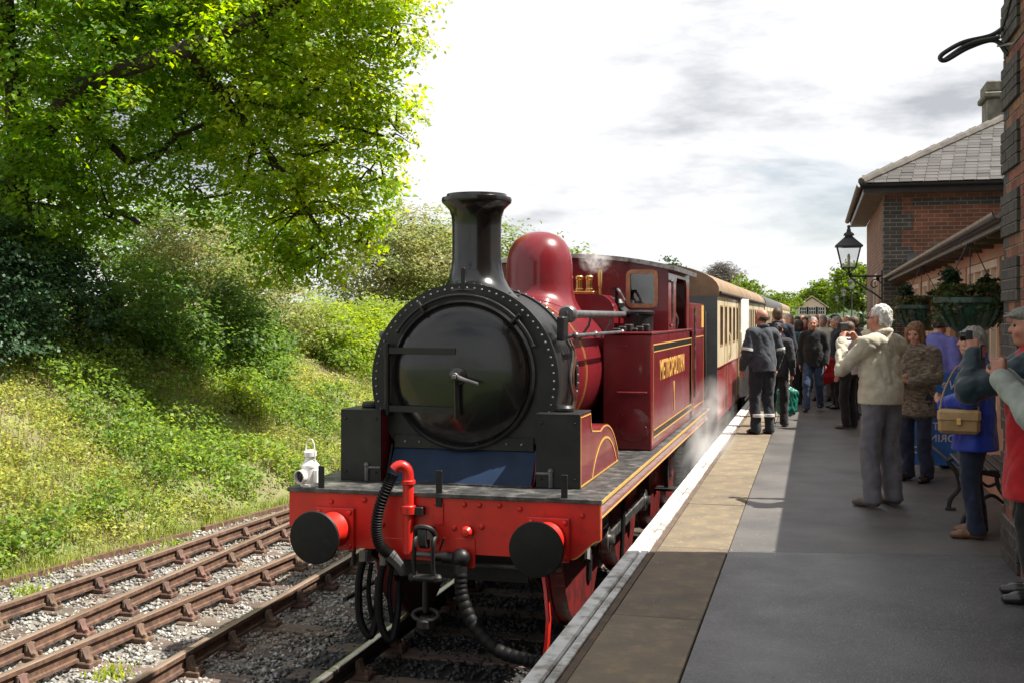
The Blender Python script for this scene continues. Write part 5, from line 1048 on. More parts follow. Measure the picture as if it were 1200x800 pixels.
class SDF:
    def __init__(s): s.p = []
    def cap(s, a, b, ra, rb=None, k=.03, sq=(1,1,1)): s.p.append(('c', np.array(a, float), np.array(b, float), ra, rb if rb else ra, k, np.array(sq, float))); return s
    def ell(s, c, r, k=.02, m=None, sub=False): s.p.append(('s' if sub else 'e', np.array(c, float), np.array(r, float), None if m is None else np.array(m), 0, k, None)); return s
    def cut(s, z): s.p.append(('z', z)); return s
    def mesh(s, h):
        lo = np.full(3, 9.); hi = -lo; bb = []
        for q in s.p:
            if q[0] == 'z': bb.append((None, None)); continue
            if q[0] == 'c': r = max(q[3], q[4])*max(1, q[6].max()); l = np.minimum(q[1], q[2])-r; u = np.maximum(q[1], q[2])+r
            else: r = q[2].max(); l = q[1]-r; u = q[1]+r
            bb.append((l, u)); lo = np.minimum(lo, l) if q[0] != 's' else lo; hi = np.maximum(hi, u) if q[0] != 's' else hi
        o = lo-3*h; dim = np.ceil((hi-o)/h).astype(int)+4; G = np.full(dim, .5, np.float32)
        ax = [o[i]+h*np.arange(dim[i]) for i in range(3)]
        for q, (l, u) in zip(s.p, bb):
            if q[0] == 'z': G = np.maximum(G, (q[1]-ax[2])[None, None, :].astype(np.float32)); continue
            k = q[5]; mg = k+2.5*h; i0 = np.clip(((l-mg-o)/h).astype(int), 0, dim-1); i1 = np.clip(((u+mg-o)/h).astype(int)+2, 1, dim)
            sl = tuple(slice(a, b) for a, b in zip(i0, i1)); X, Y, Z = np.meshgrid(*[ax[i][sl[i]].astype(np.float32) for i in range(3)], indexing='ij')
            if q[0] == 'c':
                a, b, ra, rb, sq = q[1], q[2], q[3], q[4], q[6]; ba = (b-a)/sq; L = max(1e-9, ba@ba); px, py, pz = (X-a[0])/sq[0], (Y-a[1])/sq[1], (Z-a[2])/sq[2]
                t = np.clip((px*ba[0]+py*ba[1]+pz*ba[2])/L, 0, 1); d = (np.sqrt((px-t*ba[0])**2+(py-t*ba[1])**2+(pz-t*ba[2])**2)-(ra+(rb-ra)*t))*sq.min()
            else:
                c, r, m = q[1], q[2], q[3]; px, py, pz = X-c[0], Y-c[1], Z-c[2]
                if m is not None: px, py, pz = (m[0,0]*px+m[1,0]*py+m[2,0]*pz, m[0,1]*px+m[1,1]*py+m[2,1]*pz, m[0,2]*px+m[1,2]*py+m[2,2]*pz)
                k0 = np.sqrt((px/r[0])**2+(py/r[1])**2+(pz/r[2])**2); k1 = np.sqrt((px/r[0]**2)**2+(py/r[1]**2)**2+(pz/r[2]**2)**2); d = k0*(k0-1)/np.maximum(k1, 1e-6)
            g = G[sl]
            if q[0] == 's': G[sl] = np.maximum(g, -d)
            else: hh = np.clip(.5+.5*(g-d)/k, 0, 1); G[sl] = g*(1-hh)+d*hh-k*hh*(1-hh)
        return surface_nets(G, o, h)
def sdf_obj(name, S, h, mat, parent, fold=0, ff=9, seed=0, fz=.55, zd=None):
    V, F = S.mesh(h)
    if fold:
        me = None; n = len(V); tmp = np.zeros_like(V)                         # displace along normals: cloth folds
        a, b, c, d = (V[F[:, i]] for i in range(4)); nn = np.cross(c-a, d-b)
        for i in range(4): np.add.at(tmp, F[:, i], nn)
        tmp /= np.linalg.norm(tmp, axis=1)[:, None]+1e-9
        w_ = np.array([.8-2.2*abs(mnoise.noise(Vector((v[0]*ff+seed+.35*ff*v[2], v[1]*ff, v[2]*ff*fz))))-.7*abs(mnoise.noise(Vector((v[0]*ff*2.1-seed, v[1]*ff*2.1, v[2]*ff*2.6+.8*ff*v[0]))))+.25*mnoise.noise(Vector((v[0]*ff*2.3, v[1]*ff*2.3+seed, v[2]*ff*1.9))) for v in V])
        if zd is not None: w_ *= np.clip((V[:, 2]-zd-.01)/.10, 0, 1)
        V = V+tmp*(fold*w_)[:, None]
    return bulk(name, V, F, mat, parent, smooth=True)
def cloth(name, c, c2=None, s=14, bump=.12, bs=180, rough=.85, **k): return M(name, c, c2, s=s, rough=rough, rvar=.08, bump=bump, bs=bs, sheen=.15, spec=.25, **k)
m_skin = M('skin', (.50,.27,.19), (.42,.20,.14), s=18, rough=.55, bump=.06, bs=90)
m_skin2 = M('skin_ruddy', (.47,.22,.15), (.38,.16,.11), s=18, rough=.55, bump=.06, bs=90)
m_eye = M('eye_dark', (.02,.015,.012), rough=.15)
HAIR = {k: M('hair_'+k, c, tuple(v*.6 for v in c), s=60, rough=.6, bump=.6, bs=120, stretch=(1,1,.3)) for k, c in dict(white=(.68,.66,.62), grey=(.30,.28,.26), brown=(.10,.055,.03), dark=(.03,.02,.015), blond=(.42,.28,.13), auburn=(.22,.11,.05)).items()}
m_shoe = M('shoe_black', (.014,.013,.012), rough=.35, coat=.2); m_shoeb = M('shoe_brown', (.17,.075,.03), (.11,.05,.02), s=9, rough=.45); m_shoeg = M('shoe_grey', (.16,.13,.10), (.10,.085,.07), s=9, rough=.7)
def strands(ho, n, L, wd, mat, t, hc):
    me = ho.data; nv = len(me.vertices); co = np.zeros(nv*3, np.float32); me.vertices.foreach_get('co', co); co = co.reshape(-1, 3); no = np.zeros(nv*3, np.float32); me.vertices.foreach_get('normal', no); no = no.reshape(-1, 3)
    pk = RNG.integers(0, nv, n); P = co[pk]+RNG.normal(size=(n, 3))*.003; D = no[pk]*.35+np.array([0, -.25, -.8])+RNG.normal(size=(n, 3))*.3; D /= np.linalg.norm(D, axis=1)[:, None]; S = np.cross(D, unit(n)); S *= wd/np.linalg.norm(S, axis=1)[:, None]; q = RNG.uniform(.6, 1.2, n)[:, None]*L
    tag(bulk('hair_strands', np.stack([P-S, P+S, P+D*q+no[pk]*.004], 1).reshape(-1, 3), np.arange(3*n).reshape(-1, 3), mat, t), None, kind='stuff')
HANG = lambda s: ((s*.245,-.03,1.14), (s*.235,.08,.89), (0,.2,-1), (-s,0,0), .35)
SHOOT = lambda s: ((s*.275,.20,1.20), (s*.10,.36,1.44), (-s*.55,.35,.75), (-s*.5,-.1,-.3), .9)
FOLD = lambda s: ((s*.25,.03,1.16), (s*.06,.24,1.10), (-s*.7,.5,.3), (0,-.2,1), .6)
def person(label, xy, face, height, top, bottom, shoe, hair, hairstyle='short', skin=None, arms=(HANG, HANG), res=.012, walk=0, head=(0,0), lean=0, coat=1.0, belly=0, fat=1.0, group='people on the platform', puff=0, topfold=.010, hem=.90, name='person', skirt=None, hand_fingers=True, stance=.02, loose=1.0, sleeves=None):
    skin = skin or m_skin; q = height/1.75; rz = math.atan2(-face[0], face[1])
    t = thing(name, label, 'person', (xy[0], xy[1], PZ-.003), rz, group); t.scale = (q, q, q)
    ln_ = lambda p: (p[0], p[1]+lean*max(0, p[2]-.95), p[2]-.12*abs(lean)*max(0, p[2]-.95))
    W_ = fat
    hipz = .93; feet = {}
    for s in (-1, 1):
        f = walk*s; kn = (s*(.095+stance*.5), .03+.16*f+(.05 if f < 0 else 0), .50); an = (s*(.09+stance), -.03+.30*f, .085+(.05 if f < -.3 else 0)); feet[s] = (kn, an)
    nb = ln_((0,-.02,1.49)); hc = ln_((0,.025,1.635)); Hm = Matrix.Rotation(R(head[0]), 3, 'Z') @ Matrix.Rotation(R(head[1]), 3, 'X')
    hp = lambda x, y, z: tuple(Vector(hc)+Hm @ Vector((x, y, z))); HA = np.array(Hm)
    B = SDF()
    B.cap(ln_((0,0,.96)), ln_((0,0,1.12)), .135*W_, .13*W_, .05, (1,.72,1)).cap(ln_((0,0,1.15)), ln_((0,0,1.34)), .145*W_, .155, .06, (1,.66,1)).cap(ln_((-.14,-.01,1.425)), ln_((.14,-.01,1.425)), .052, .052, .05)
    B.cap(nb, hp(0,-.012,-.05), .058, .052, .03)
    B.ell(hp(0,-.012,.03), (.075,.094,.088), .02, HA).ell(hp(0,.022,-.03), (.058,.070,.086), .03, HA).ell(hp(0,.055,-.092), (.030,.030,.025), .03, HA)
    B.cap(hp(0,.084,.012), hp(0,.106,-.028), .010, .0155, .010).cap(hp(-.032,.076,.030), hp(.032,.076,.030), .013, .013, .015).ell(hp(0,.084,-.062), (.024,.014,.012), .010, HA)
    for s in (-1, 1): B.ell(hp(s*.078,-.008,-.005), (.011,.021,.033), .008, HA); B.ell(hp(s*.030,.100,.006), (.014,.016,.010), .01, HA, sub=True); B.ell(hp(s*.035,.070,-.035), (.022,.018,.022), .02, HA)
    T = SDF(); Bt = SDF(); r_ = .028+puff
    hz = hem
    T.cap(ln_((0,.01*belly,max(hz+.13,.98))), ln_((0,.012+.04*belly,1.16)), (.150+.02*belly)*W_+r_*.6, .148*W_+.03*belly+r_*.6, .06, (1,.74+.12*belly,1)).cap(ln_((0,0,1.18)), ln_((0,0,1.35)), .150*W_+r_*.6, .162+r_*.5, .06, (1,.70,1)).cap(ln_((-.15,-.012,1.425)), ln_((.15,-.012,1.425)), .056+r_*.6, .056+r_*.6, .05)
    T.cap(ln_((0,-.02,1.45)), ln_((0,-.012,1.50)), .072+puff, .068+puff*.6, .02)
    T.cap(ln_((0,0,hz)), ln_((0,0,1.02)), (.165*W_ if hz > .8 else .19*W_)+r_*.5, .155*W_+r_*.5, .05, (1,.78,1)); T.cut(hz-.01)
    SL = SDF() if sleeves else T
    for i, s in ((0,-1), (1,1)):
        el, wr, hd, pn, curl = arms[i](s) if callable(arms[i]) else arms[i]; sh = ln_((s*.185,-.01,1.415)); el, wr = ln_(el), ln_(wr)
        if lean: pass
        B.cap(sh, el, .052, .042, .03).cap(el, wr, .040, .028, .02)
        SL.cap(sh, el, .060+r_*.7, .048+r_*.65, .035).cap(el, tuple(Vector(el).lerp(Vector(wr), .93)), .048+r_*.65, .034+r_*.5, .02)
        if res < .0145:
            K = SDF(); e_, w_2 = Vector(el), Vector(wr); K.cap(tuple(e_.lerp(w_2, .86)), tuple(e_.lerp(w_2, .95)), .036+r_*.5, .035+r_*.5, .004); sdf_obj('cuff', K, .014, sleeves or top, t, .003, 22)
        d = Vector(hd).normalized(); nrm = Vector(pn); nrm = (nrm-d*nrm.dot(d)).normalized(); l = d.cross(nrm)*s; w0 = Vector(wr)
        for o in (-.026, -.009, .009, .026): B.cap(w0+d*.015+l*o*.5, w0+d*.082+l*o, .016, .0135, .012)
        if hand_fingers:
            for o, L in ((-.029,.062), (-.010,.074), (.010,.070), (.028,.055)):
                b0 = w0+d*.085+l*o; d1 = d*math.cos(curl)+nrm*math.sin(curl); d2 = d*math.cos(2*curl)+nrm*math.sin(2*curl); b1 = b0+d1*L*.55; B.cap(b0, b1, .0095, .0088, .004).cap(b1, b1+d2*L*.55, .0088, .0075, .003)
            th = w0+d*.03-l*.03; t1 = th+(d*.5-l*.6+nrm*.45).normalized()*.042; B.cap(w0+d*.02-l*.015, th, .016, .014, .01).cap(th, t1, .013, .011, .006).cap(t1, t1+(d*.85+nrm*.4-l*.1).normalized()*.034, .011, .009, .004)
        else: B.cap(w0+d*.08, w0+d*.15+nrm*.03, .026, .016, .02, )
    for s in (-1, 1):
        kn, an = feet[s]; hip = (s*.09,0,hipz)
        B.cap(hip, kn, .075, .050, .04).cap(kn, an, .048, .034, .02).cap(an, (an[0], an[1]+.1, an[2]-.04), .03, .028, .02)
        if not skirt: Bt.cap(hip, kn, .088*W_+.014, (.068+.012)*loose, .04).cap(kn, (an[0], an[1]+.005, an[2]-.03), (.066+.012)*loose, (.060+.012)*loose, .03)
    Bt.cut(.035 if walk == 0 else .045)
    if skirt: Bt.cap((0,0,.95), (0,.01,skirt), .15, .2, .05, (1,.8,1))
    Bt.cap((-.05,0,.97), (.05,0,.97), .125*W_, .125*W_, .05, (1,.82,1))
    body = sdf_obj('body', B, max(res*1.1, .0108), skin, t)
    sd_ = random.random()*50
    if sleeves: SL.cap(ln_((-.15,-.012,1.428)), ln_((.15,-.012,1.428)), .07+r_*.6, .07+r_*.6, .04); sdf_obj('sleeves', SL, res, sleeves, t, topfold, 9, sd_)
    jk = sdf_obj('jacket', T, max(res, .0125), top, t, topfold, 8, sd_, zd=hem)
    sdf_obj('trousers' if not skirt else 'skirt', Bt, max(res*1.15, .016), bottom, t, .013, 6, sd_+9, .6, zd=.035)
    for s in (-1, 1):
        kn, an = feet[s]; z0 = an[2]-.085; Sh = SDF(); Sh.cap((an[0], an[1]-.02, z0+.05), (an[0]+s*.012, an[1]+.12, z0+.042), .046, .044, .03, (1,1,.9)).cap((an[0]+s*.012, an[1]+.12, z0+.035), (an[0]+s*.018, an[1]+.185, z0+.03), .042, .034, .02, (1,1,.85)).cap((an[0], an[1]-.01, z0+.06), (an[0], an[1]-.005, z0+.12), .046, .045, .02)
        sdf_obj('shoe', Sh, max(res, .013), shoe, t)
    if hair:
        H = SDF()
        if hairstyle == 'short': H.ell(hp(0,-.020,.042), (.081,.096,.090), .02, HA).ell(hp(0,-.055,-.015), (.070,.058,.06), .02, HA).ell(hp(0,.125,-.035), (.09,.085,.095), .01, HA, sub=True); [H.ell(hp(s*.085,.02,-.03), (.018,.045,.04), .01, HA, sub=True) for s in (-1, 1)]
        elif hairstyle == 'bald': H.ell(hp(0,-.030,-.005), (.081,.086,.045), .02, HA).ell(hp(0,.10,.0), (.09,.10,.09), .01, HA, sub=True)
        elif hairstyle == 'bob': H.ell(hp(0,-.018,.035), (.092,.105,.095), .03, HA).ell(hp(0,-.05,-.06), (.092,.07,.085), .03, HA); [H.cap(hp(s*.075,.01,.0), hp(s*.08,.02,-.10), .032, .026, .02) for s in (-1, 1)]; H.ell(hp(0,.125,-.035), (.068,.088,.092), .01, HA, sub=True)
        elif hairstyle == 'pony': H.ell(hp(0,-.018,.040), (.082,.100,.090), .02, HA).cap(hp(0,-.10,.02), hp(0,-.135,-.12), .03, .022, .03).ell(hp(0,.125,-.035), (.09,.085,.095), .01, HA, sub=True)
        ho = sdf_obj('hair', H, max(.010, min(res, .014)), HAIR[hair], t, .008 if res < .02 else 0, 30, sd_, .7)
        if res < .0145: strands(ho, 1600, .03 if hairstyle != 'bob' else .05, .0016, HAIR[hair], t, hc)
    if res < .0145:
        K = SDF(); nk = 14; cpts = [ln_((.078*math.cos(a), -.012+.072*math.sin(a)-(.0 if math.sin(a) < .9 else .0), 1.505-.028*math.sin(a))) for a in [R(-270+18+(324)*i/nk) for i in range(nk+1)]]
        for i in range(nk): K.cap(cpts[i], cpts[i+1], .017, .017, .004, (1,1,1.5))
        sdf_obj('collar', K, .011, sleeves or top, t)
    if res < .015:
        for s in (-1, 1): b = MB(); b.ball(hp(s*.030,.080,.006), .012, 8); b.build('eye', m_eye, t)
    t['hp'] = 0; del t['hp']; return t, hp, Hm, rz, q, ln_
def loc(p, v):                                   # a point in a person's frame -> world
    t, hp, Hm, rz, q, _ = p; c, s = math.cos(rz), math.sin(rz); return (t.location.x+q*(v[0]*c-v[1]*s), t.location.y+q*(v[0]*s+v[1]*c), t.location.z+q*v[2])
def cap_hat(p, mat, peak=True):
    t, hp = p[0], p[1]; H = SDF(); HA = np.array(p[2]); H.ell(hp(0,-.005,.075), (.092,.112,.045), .02, HA)
    if peak: H.ell(hp(0,.095,.060), (.072,.052,.010), .02, HA)
    H.ell(hp(0,-.012,.055), (.084,.102,.035), .02, HA); sdf_obj('flat_cap', H, .007, mat, t)
def glasses(p):
    t, hp = p[0], p[1]; b = MB()
    for s in (-1, 1):
        b.tube([hp(s*.030+.022*math.cos(a), .101, .006+.016*math.sin(a)) for a in [i*math.pi/7 for i in range(15)]], .0025, 5); b.tube([hp(s*.052,.099,.01), hp(s*.081,.03,.012), hp(s*.083,-.02,.008)], .0025, 5)
    b.tube([hp(-.008,.104,.008), hp(.008,.104,.008)], .0025, 5); b.build('glasses', m_dark, t)
def gadget(name, label, cat, p, v, size, rzo=0, lens=True, mat=None):
    o = thing(name, label, cat, loc(p, v), p[3]+rzo); b = MB(); a, d, h = size; b.box(-a/2, a/2, -d/2, d/2, -h/2, h/2, .006); b.build('body', mat or m_dark, o)
    if lens: b = MB(); b.lathe([(.028,d/2), (.028,d/2+.03), (.022,d/2+.032), (.018,d/2+.02), (.0001,d/2+.02)], (0,0,0), 'y', n=16); b.build('lens', m_gloss, o)
    else: b = MB(); b.box(-a/2+.004, a/2-.004, -d/2-.0015, -d/2-.0005, -h/2+.008, h/2-.008); b.build('screen', m_gloss, o)
    return o
# cloths
c_beige = cloth('beige_cotton', (.50,.46,.36), (.42,.38,.29)); c_greyt = cloth('grey_trouser', (.15,.148,.165), (.115,.112,.128), bs=140); c_navy = cloth('navy_cloth', (.016,.02,.036), (.011,.014,.026)); c_black = cloth('black_cloth', (.011,.011,.012), (.016,.015,.015)); c_jean = cloth('blue_denim', (.045,.075,.14), (.03,.05,.10), bs=160)
c_over = cloth('overall_grey', (.055,.062,.075), (.035,.04,.05)); c_overn = cloth('overall_navy', (.024,.028,.038), (.016,.019,.027)); c_fur = M('fur_coat', (.20,.155,.10), (.06,.045,.032), s=17, rough=.95, bump=1, bs=70, stretch=(1.0,1.0,3.2), lo=.40, hi=.62, sheen=.4, dust=(.34,.28,.20), dscale=16, dlo=.56, dhi=.66)
c_purple = cloth('lilac_shirt', (.17,.18,.48), (.13,.14,.40)); c_blue = cloth('royal_blue_nylon', (.008,.035,.32), (.006,.025,.24), rough=.45); c_teal = cloth('dark_teal_nylon', (.018,.035,.045), (.012,.024,.032), rough=.5); c_red = cloth('red_coat', (.42,.012,.018), (.32,.010,.015)); c_sage = cloth('grey_green_jacket', (.30,.33,.30), (.24,.265,.245)); c_sky = cloth('pale_blue_shirt', (.36,.48,.62), (.30,.40,.54)); c_tealm = cloth('teal_jacket', (.03,.085,.11), (.02,.06,.08)); c_white = cloth('white_top', (.62,.58,.60), (.5,.46,.5)); c_dnavy = cloth('dark_jeans', (.018,.025,.05), (.012,.017,.035)); c_brown = cloth('brown_coat', (.10,.06,.035), (.07,.04,.025)); c_maroon = cloth('wine_jumper', (.14,.015,.025), (.10,.01,.02)); c_khaki = cloth('khaki_jacket', (.20,.17,.11), (.15,.12,.08)); c_tweed = cloth('grey_tweed', (.22,.21,.19), (.13,.125,.115), s=60)
m_refl = M('reflective_tape', (.62,.62,.60), (.5,.5,.48), s=20, rough=.4)
# 1 man in beige jacket photographing the train, seen from behind
p = person('tall white haired man in beige jacket and grey trousers raising a camera, back to viewer', (.58,10.77), (-.72,.69), 1.80, c_beige, c_greyt, m_shoeg, 'white', 'short', m_skin2, arms=(SHOOT, SHOOT), res=.0085, head=(14,2), belly=.5, fat=1.08, topfold=.017, hem=.93, stance=.045, loose=1.12); glasses(p)
gadget('camera', 'small dark camera held up by the man in beige jacket', 'camera', p, (0,.44,1.565), (.11,.035,.07))
W_h = SDF(); W_h.cap((0,.01,.90), (0,.01,.975), .212, .214, .02, (1,.82,1)); W_h.cut(.895); sdf_obj('jacket_hem', W_h, .012, c_beige, p[0], .003, 30)
# 2 overalls man
p = person('bald railwayman in grey navy overalls with reflective bands beside the carriage', (-.74,16.9), (-.55,.83), 1.80, c_over, c_overn, m_shoe, 'brown', 'bald', m_skin2, arms=(((-.27,-.02,1.15), (-.25,.12,.92), (0,.2,-1), (1,0,0), .4), ((.27,-.04,1.16), (.26,.06,.93), (0,.2,-1), (-1,0,0), .4)), res=.012, head=(22,-8), belly=.6, fat=1.1)
for s in (-1, 1):
    b = MB(); b.lathe([(.080,-.02), (.083,-.018), (.083,.018), (.080,.02)], (s*.09,-.03,.27), n=18); b.build('reflective_band', m_refl, p[0]); b = MB(); b.lathe([(.083,-.018), (.086,-.016), (.086,.016), (.083,.018)], (s*.258,-.022,1.20), n=18, rot=Matrix.Rotation(R(-s*9), 3, 'Y')); b.build('reflective_band', m_refl, p[0])
# 3 woman in black
p = person('woman in charcoal jacket and black leggings with her back turned, beside the overalls man', (-.56,18.2), (.15,1), 1.60, cloth('charcoal', (.035,.036,.04), (.02,.02,.024)), c_black, m_shoe, 'dark', 'pony', res=.013, fat=.92, hem=.86)
b = MB(); b.box(-.275, -.255, -.05, .04, 1.28, 1.42, .01); b.build('arm_badge', m_refl, p[0])
# 4 navy fleece man
person('tall man in navy fleece standing behind the overalls man, back turned', (-.62,20.0), (-.2,1), 1.84, c_navy, c_black, m_shoe, 'brown', 'short', res=.014, fat=1.1)
# 5 pale blue shirt
person('man in pale blue shirt facing the viewer in the crowd', (-.50,24.0), (.1,-1), 1.74, c_sky, c_navy, m_shoe, 'grey', 'short', m_skin2, res=.020, belly=.5)
# 6 teal jacket
p = person('woman in teal jacket seen from the side, left of the man in black jacket', (-.30,22.8), (-.8,.4), 1.63, c_tealm, c_black, m_shoe, 'dark', 'bob', res=.020)
# 7 black jacket walking
p = person('grey haired man in black jacket and blue jeans walking towards the viewer', (-.03,21.3), (-.08,-1), 1.68, c_black, c_jean, m_shoe, 'grey', 'short', m_skin2, res=.0125, walk=.7, belly=.15, fat=1.05, hem=.84)
# 8 black coat + red bag
p8 = person('grey haired person in long black coat turned to the left beside the walking man', (.40,22.0), (-.9,-.25), 1.70, c_navy, c_black, m_shoe, 'grey', 'short', res=.014, hem=.66)
# 9.. crowd
p = person('pale haired woman in wine jumper behind the walking man', (.20,26), (-.3,-1), 1.64, c_maroon, c_dnavy, m_shoe, 'white', 'bob', res=.031)
p = person('man in dark flat cap behind the person in long black coat', (.42,25), (-.6,-.6), 1.74, c_navy, c_black, m_shoe, 'grey', 'short', res=.031); cap_hat(p, c_black)
for (x, y, fx, fy, h, top, hair, st, lb) in ((-.88,26.5,.2,-1,1.70,c_brown,'grey','bald','ruddy balding man in brown coat by the carriage doors'), (-.15,29,0,-1,1.72,c_khaki,'grey','short','man in khaki jacket at the back of the crowd'), (-.62,29.5,.3,-1,1.66,c_white,'blond','bob','blond woman in white top behind the pale blue shirt'), (.85,27,-.5,-1,1.69,c_tweed,'white','short','white haired man in tweed right of the flat cap'), (.10,33,0,-1,1.75,c_sage,'brown','short','brown haired man in sage jacket far back in the crowd'), (.62,31,-.3,-1,1.68,c_tealm,'auburn','bob','auburn haired woman in teal at the back of the crowd'), (-.42,36,.1,-1,1.7,c_red,'dark','short','figure in red coat far down the platform'), (.95,36,0,-1,1.72,c_navy,'grey','short','figure in navy far down the platform by the pavilion'), (.35,41,0,-1,1.7,c_white,'brown','bob','figure in white top farthest down the platform'), (.98,20.6,-.6,-.8,1.72,c_beige,'white','short','white haired man in pale jacket beyond the beige photographer'), (-.9,33,.2,-1,1.7,c_black,'dark','short','dark haired man in black near the second carriage'), (.78,23.6,-.7,-.6,1.68,c_brown,'grey','short','grey haired man in brown coat near the pavilion corner'), (-.05,24.6,.3,-1,1.60,c_beige,'blond','bob','blond woman in pale coat right behind the walking man'), (-.32,31.5,.1,-1,1.73,c_navy,'white','bald','balding man in navy behind the blond woman in white'), (-.72,22.6,.5,-.9,1.66,c_tealm,'grey','short','grey haired man in teal close to the carriage door'), (.62,19.6,-.8,.2,1.7,c_navy,'brown','short','brown haired man in navy just left of the beige photographer'), (-.22,26.6,.1,-1,1.69,c_maroon,'brown','short','man in wine jumper between the crowd heads'), (.02,27.6,0,-1,1.74,c_tweed,'grey','bald','balding man in tweed directly behind the walking man'), (-.55,26.2,.2,-1,1.62,c_white,'auburn','bob','auburn woman in white behind the pale blue shirt'), (.72,25.2,-.5,-.9,1.65,c_red,'white','bob','white haired woman in red near the pavilion corner'), (.48,29.5,-.1,-1,1.72,c_khaki,'dark','short','dark haired man in khaki behind the flat cap'), (.16,24.0,-.4,-.9,1.72,c_beige,'grey','short','grey haired man in pale jacket over the shoulder of the walking man'), (-.78,24.6,.3,-1,1.68,c_sage,'brown','bob','brown haired woman in sage coat by the open carriage door'), (.60,22.9,-.6,-.7,1.71,c_khaki,'white','bald','balding man in khaki close behind the long black coat'), (-.40,27.8,0,-1,1.70,c_beige,'dark','short','dark haired man in cream jacket in mid crowd'), (.88,32.5,-.2,-1,1.68,c_white,'grey','bob','grey haired woman in white near the pavilion wall'), (.30,28.6,-.2,-1,1.66,c_sky,'white','short','white haired man in light blue deep in the crowd')):
    person(lb, (x, y), (fx, fy), h, top, random.choice([c_dnavy, c_black, c_greyt]), m_shoe, hair, st, random.choice([m_skin, m_skin2]), res=.031, walk=random.uniform(-.4, .4), hand_fingers=False)
person('woman in white top mostly hidden behind the beige photographer', (.50,18.1), (-.8,.5), 1.62, c_white, c_black, m_shoeg, 'brown', 'bob', res=.020)
# fur coat woman
p = person('auburn haired woman in mottled fur coat and jeans looking down at her hands', (1.02,12.5), (-.55,-.83), 1.64, c_fur, c_dnavy, m_shoe, 'auburn', 'bob', arms=(FOLD, FOLD), res=.0095, head=(8,-16), puff=.012, topfold=.016, hem=.74)
jk = [c for c in p[0].children if c.name.startswith('jacket')][0].data; nv = len(jk.vertices); co = np.zeros(nv*3, np.float32); jk.vertices.foreach_get('co', co); co = co.reshape(-1, 3); no = np.zeros(nv*3, np.float32); jk.vertices.foreach_get('normal', no); no = no.reshape(-1, 3)
pick = RNG.integers(0, nv, 22000); Pf = co[pick]+RNG.normal(size=(22000, 3))*.004; Df = no[pick]*.6+np.array([0, 0, -.7])+RNG.normal(size=(22000, 3))*.35; Df /= np.linalg.norm(Df, axis=1)[:, None]; Sf = np.cross(Df, unit(22000)); Sf *= .0022/np.linalg.norm(Sf, axis=1)[:, None]; Lf = RNG.uniform(.025, .05, 22000)[:, None]
Vf = np.stack([Pf-Sf, Pf+Sf, Pf+Df*Lf], 1).reshape(-1, 3); tag(bulk('fur', Vf, np.arange(66000).reshape(-1, 3), c_fur, p[0]), None, kind='stuff')
# lilac shirt man
person('man in lilac blue shirt bending away, behind the fur coat woman', (1.30,13.7), (.35,.94), 1.74, c_purple, c_navy, m_shoe, 'dark', 'short', res=.011, lean=.35, head=(0,-32), fat=1.08, belly=.3)
# blue coat person with handbag
p = person('person in royal blue coat carrying a tan handbag beside the house corner', (1.20,9.45), (-.93,.2), 1.62, c_blue, c_dnavy, m_shoeb, 'grey', 'bob', arms=(FOLD, FOLD), res=.009, hem=.74, fat=1.12, puff=.03, head=(10,0), stance=.03)
m_tan = M('tan_leather', (.36,.22,.09), (.27,.16,.065), s=9, rough=.5, bump=.15, bs=50)
hb = thing('handbag', 'tan leather handbag with flap hanging on the royal blue coat', 'handbag', loc(p, (-.26,.10,.98)), R(-8))
b = MB(); b.box(-.15, .15, -.05, .05, -.09, .08, .025); b.build('bag_body', m_tan, hb)
b = MB(); b.box(-.155, .155, -.062, .054, .0, .095, .02); b.build('bag_flap', M('tan_leather_flap', (.42,.27,.12), (.33,.2,.085), s=9, rough=.5), hb)
b = MB(); b.box(-.018, .018, -.070, -.060, -.02, .03, .004); b.build('bag_clasp', m_brass, hb)
b = MB(); b.tube(crom([(-.14,0,.08), (-.10,.06,.25), (.0,.12,.42), (.10,.06,.25), (.14,0,.08)], 6), .008, 6); b.build('bag_strap', m_tan, hb)
# red coat man with cap, teal sleeves
UP = lambda s: ((s*.215,.36,1.26), (s*.085,.33,1.47), (-s*.42,.12,.85), (-s*.75,.1,-.3), .8)
p = person('man in grey flat cap and red coat with dark teal sleeves raising a camera', (1.27,7.40), (-.97,.1), 1.76, c_red, c_black, m_shoe, 'white', 'short', m_skin2, arms=(UP, UP), res=.009, hem=.62, puff=.025, fat=1.05, sleeves=c_teal); cap_hat(p, c_tweed)
gadget('camera', 'compact black camera in the hands of the flat capped man', 'camera', p, (0,.36,1.575), (.10,.04,.07))
# right-hand man with phone
PH = lambda s: ((s*.24,.16,1.17), (s*.075,.34,1.36), (-s*.35,.15,.85), (-s*.8,-.1,-.2), .75)
p = person('man in grey green jacket holding up a phone, cut by the right edge', (1.30,6.48), (-.97,.25), 1.78, c_sage, c_dnavy, m_shoe, 'grey', 'short', m_skin2, arms=(PH, PH), res=.0085, puff=.02, topfold=.012, hem=.80, belly=.3)
gadget('phone', 'black phone held upright by the man at the right edge', 'phone', p, (-.01,.43,1.49), (.15,.011,.075), 0, False)
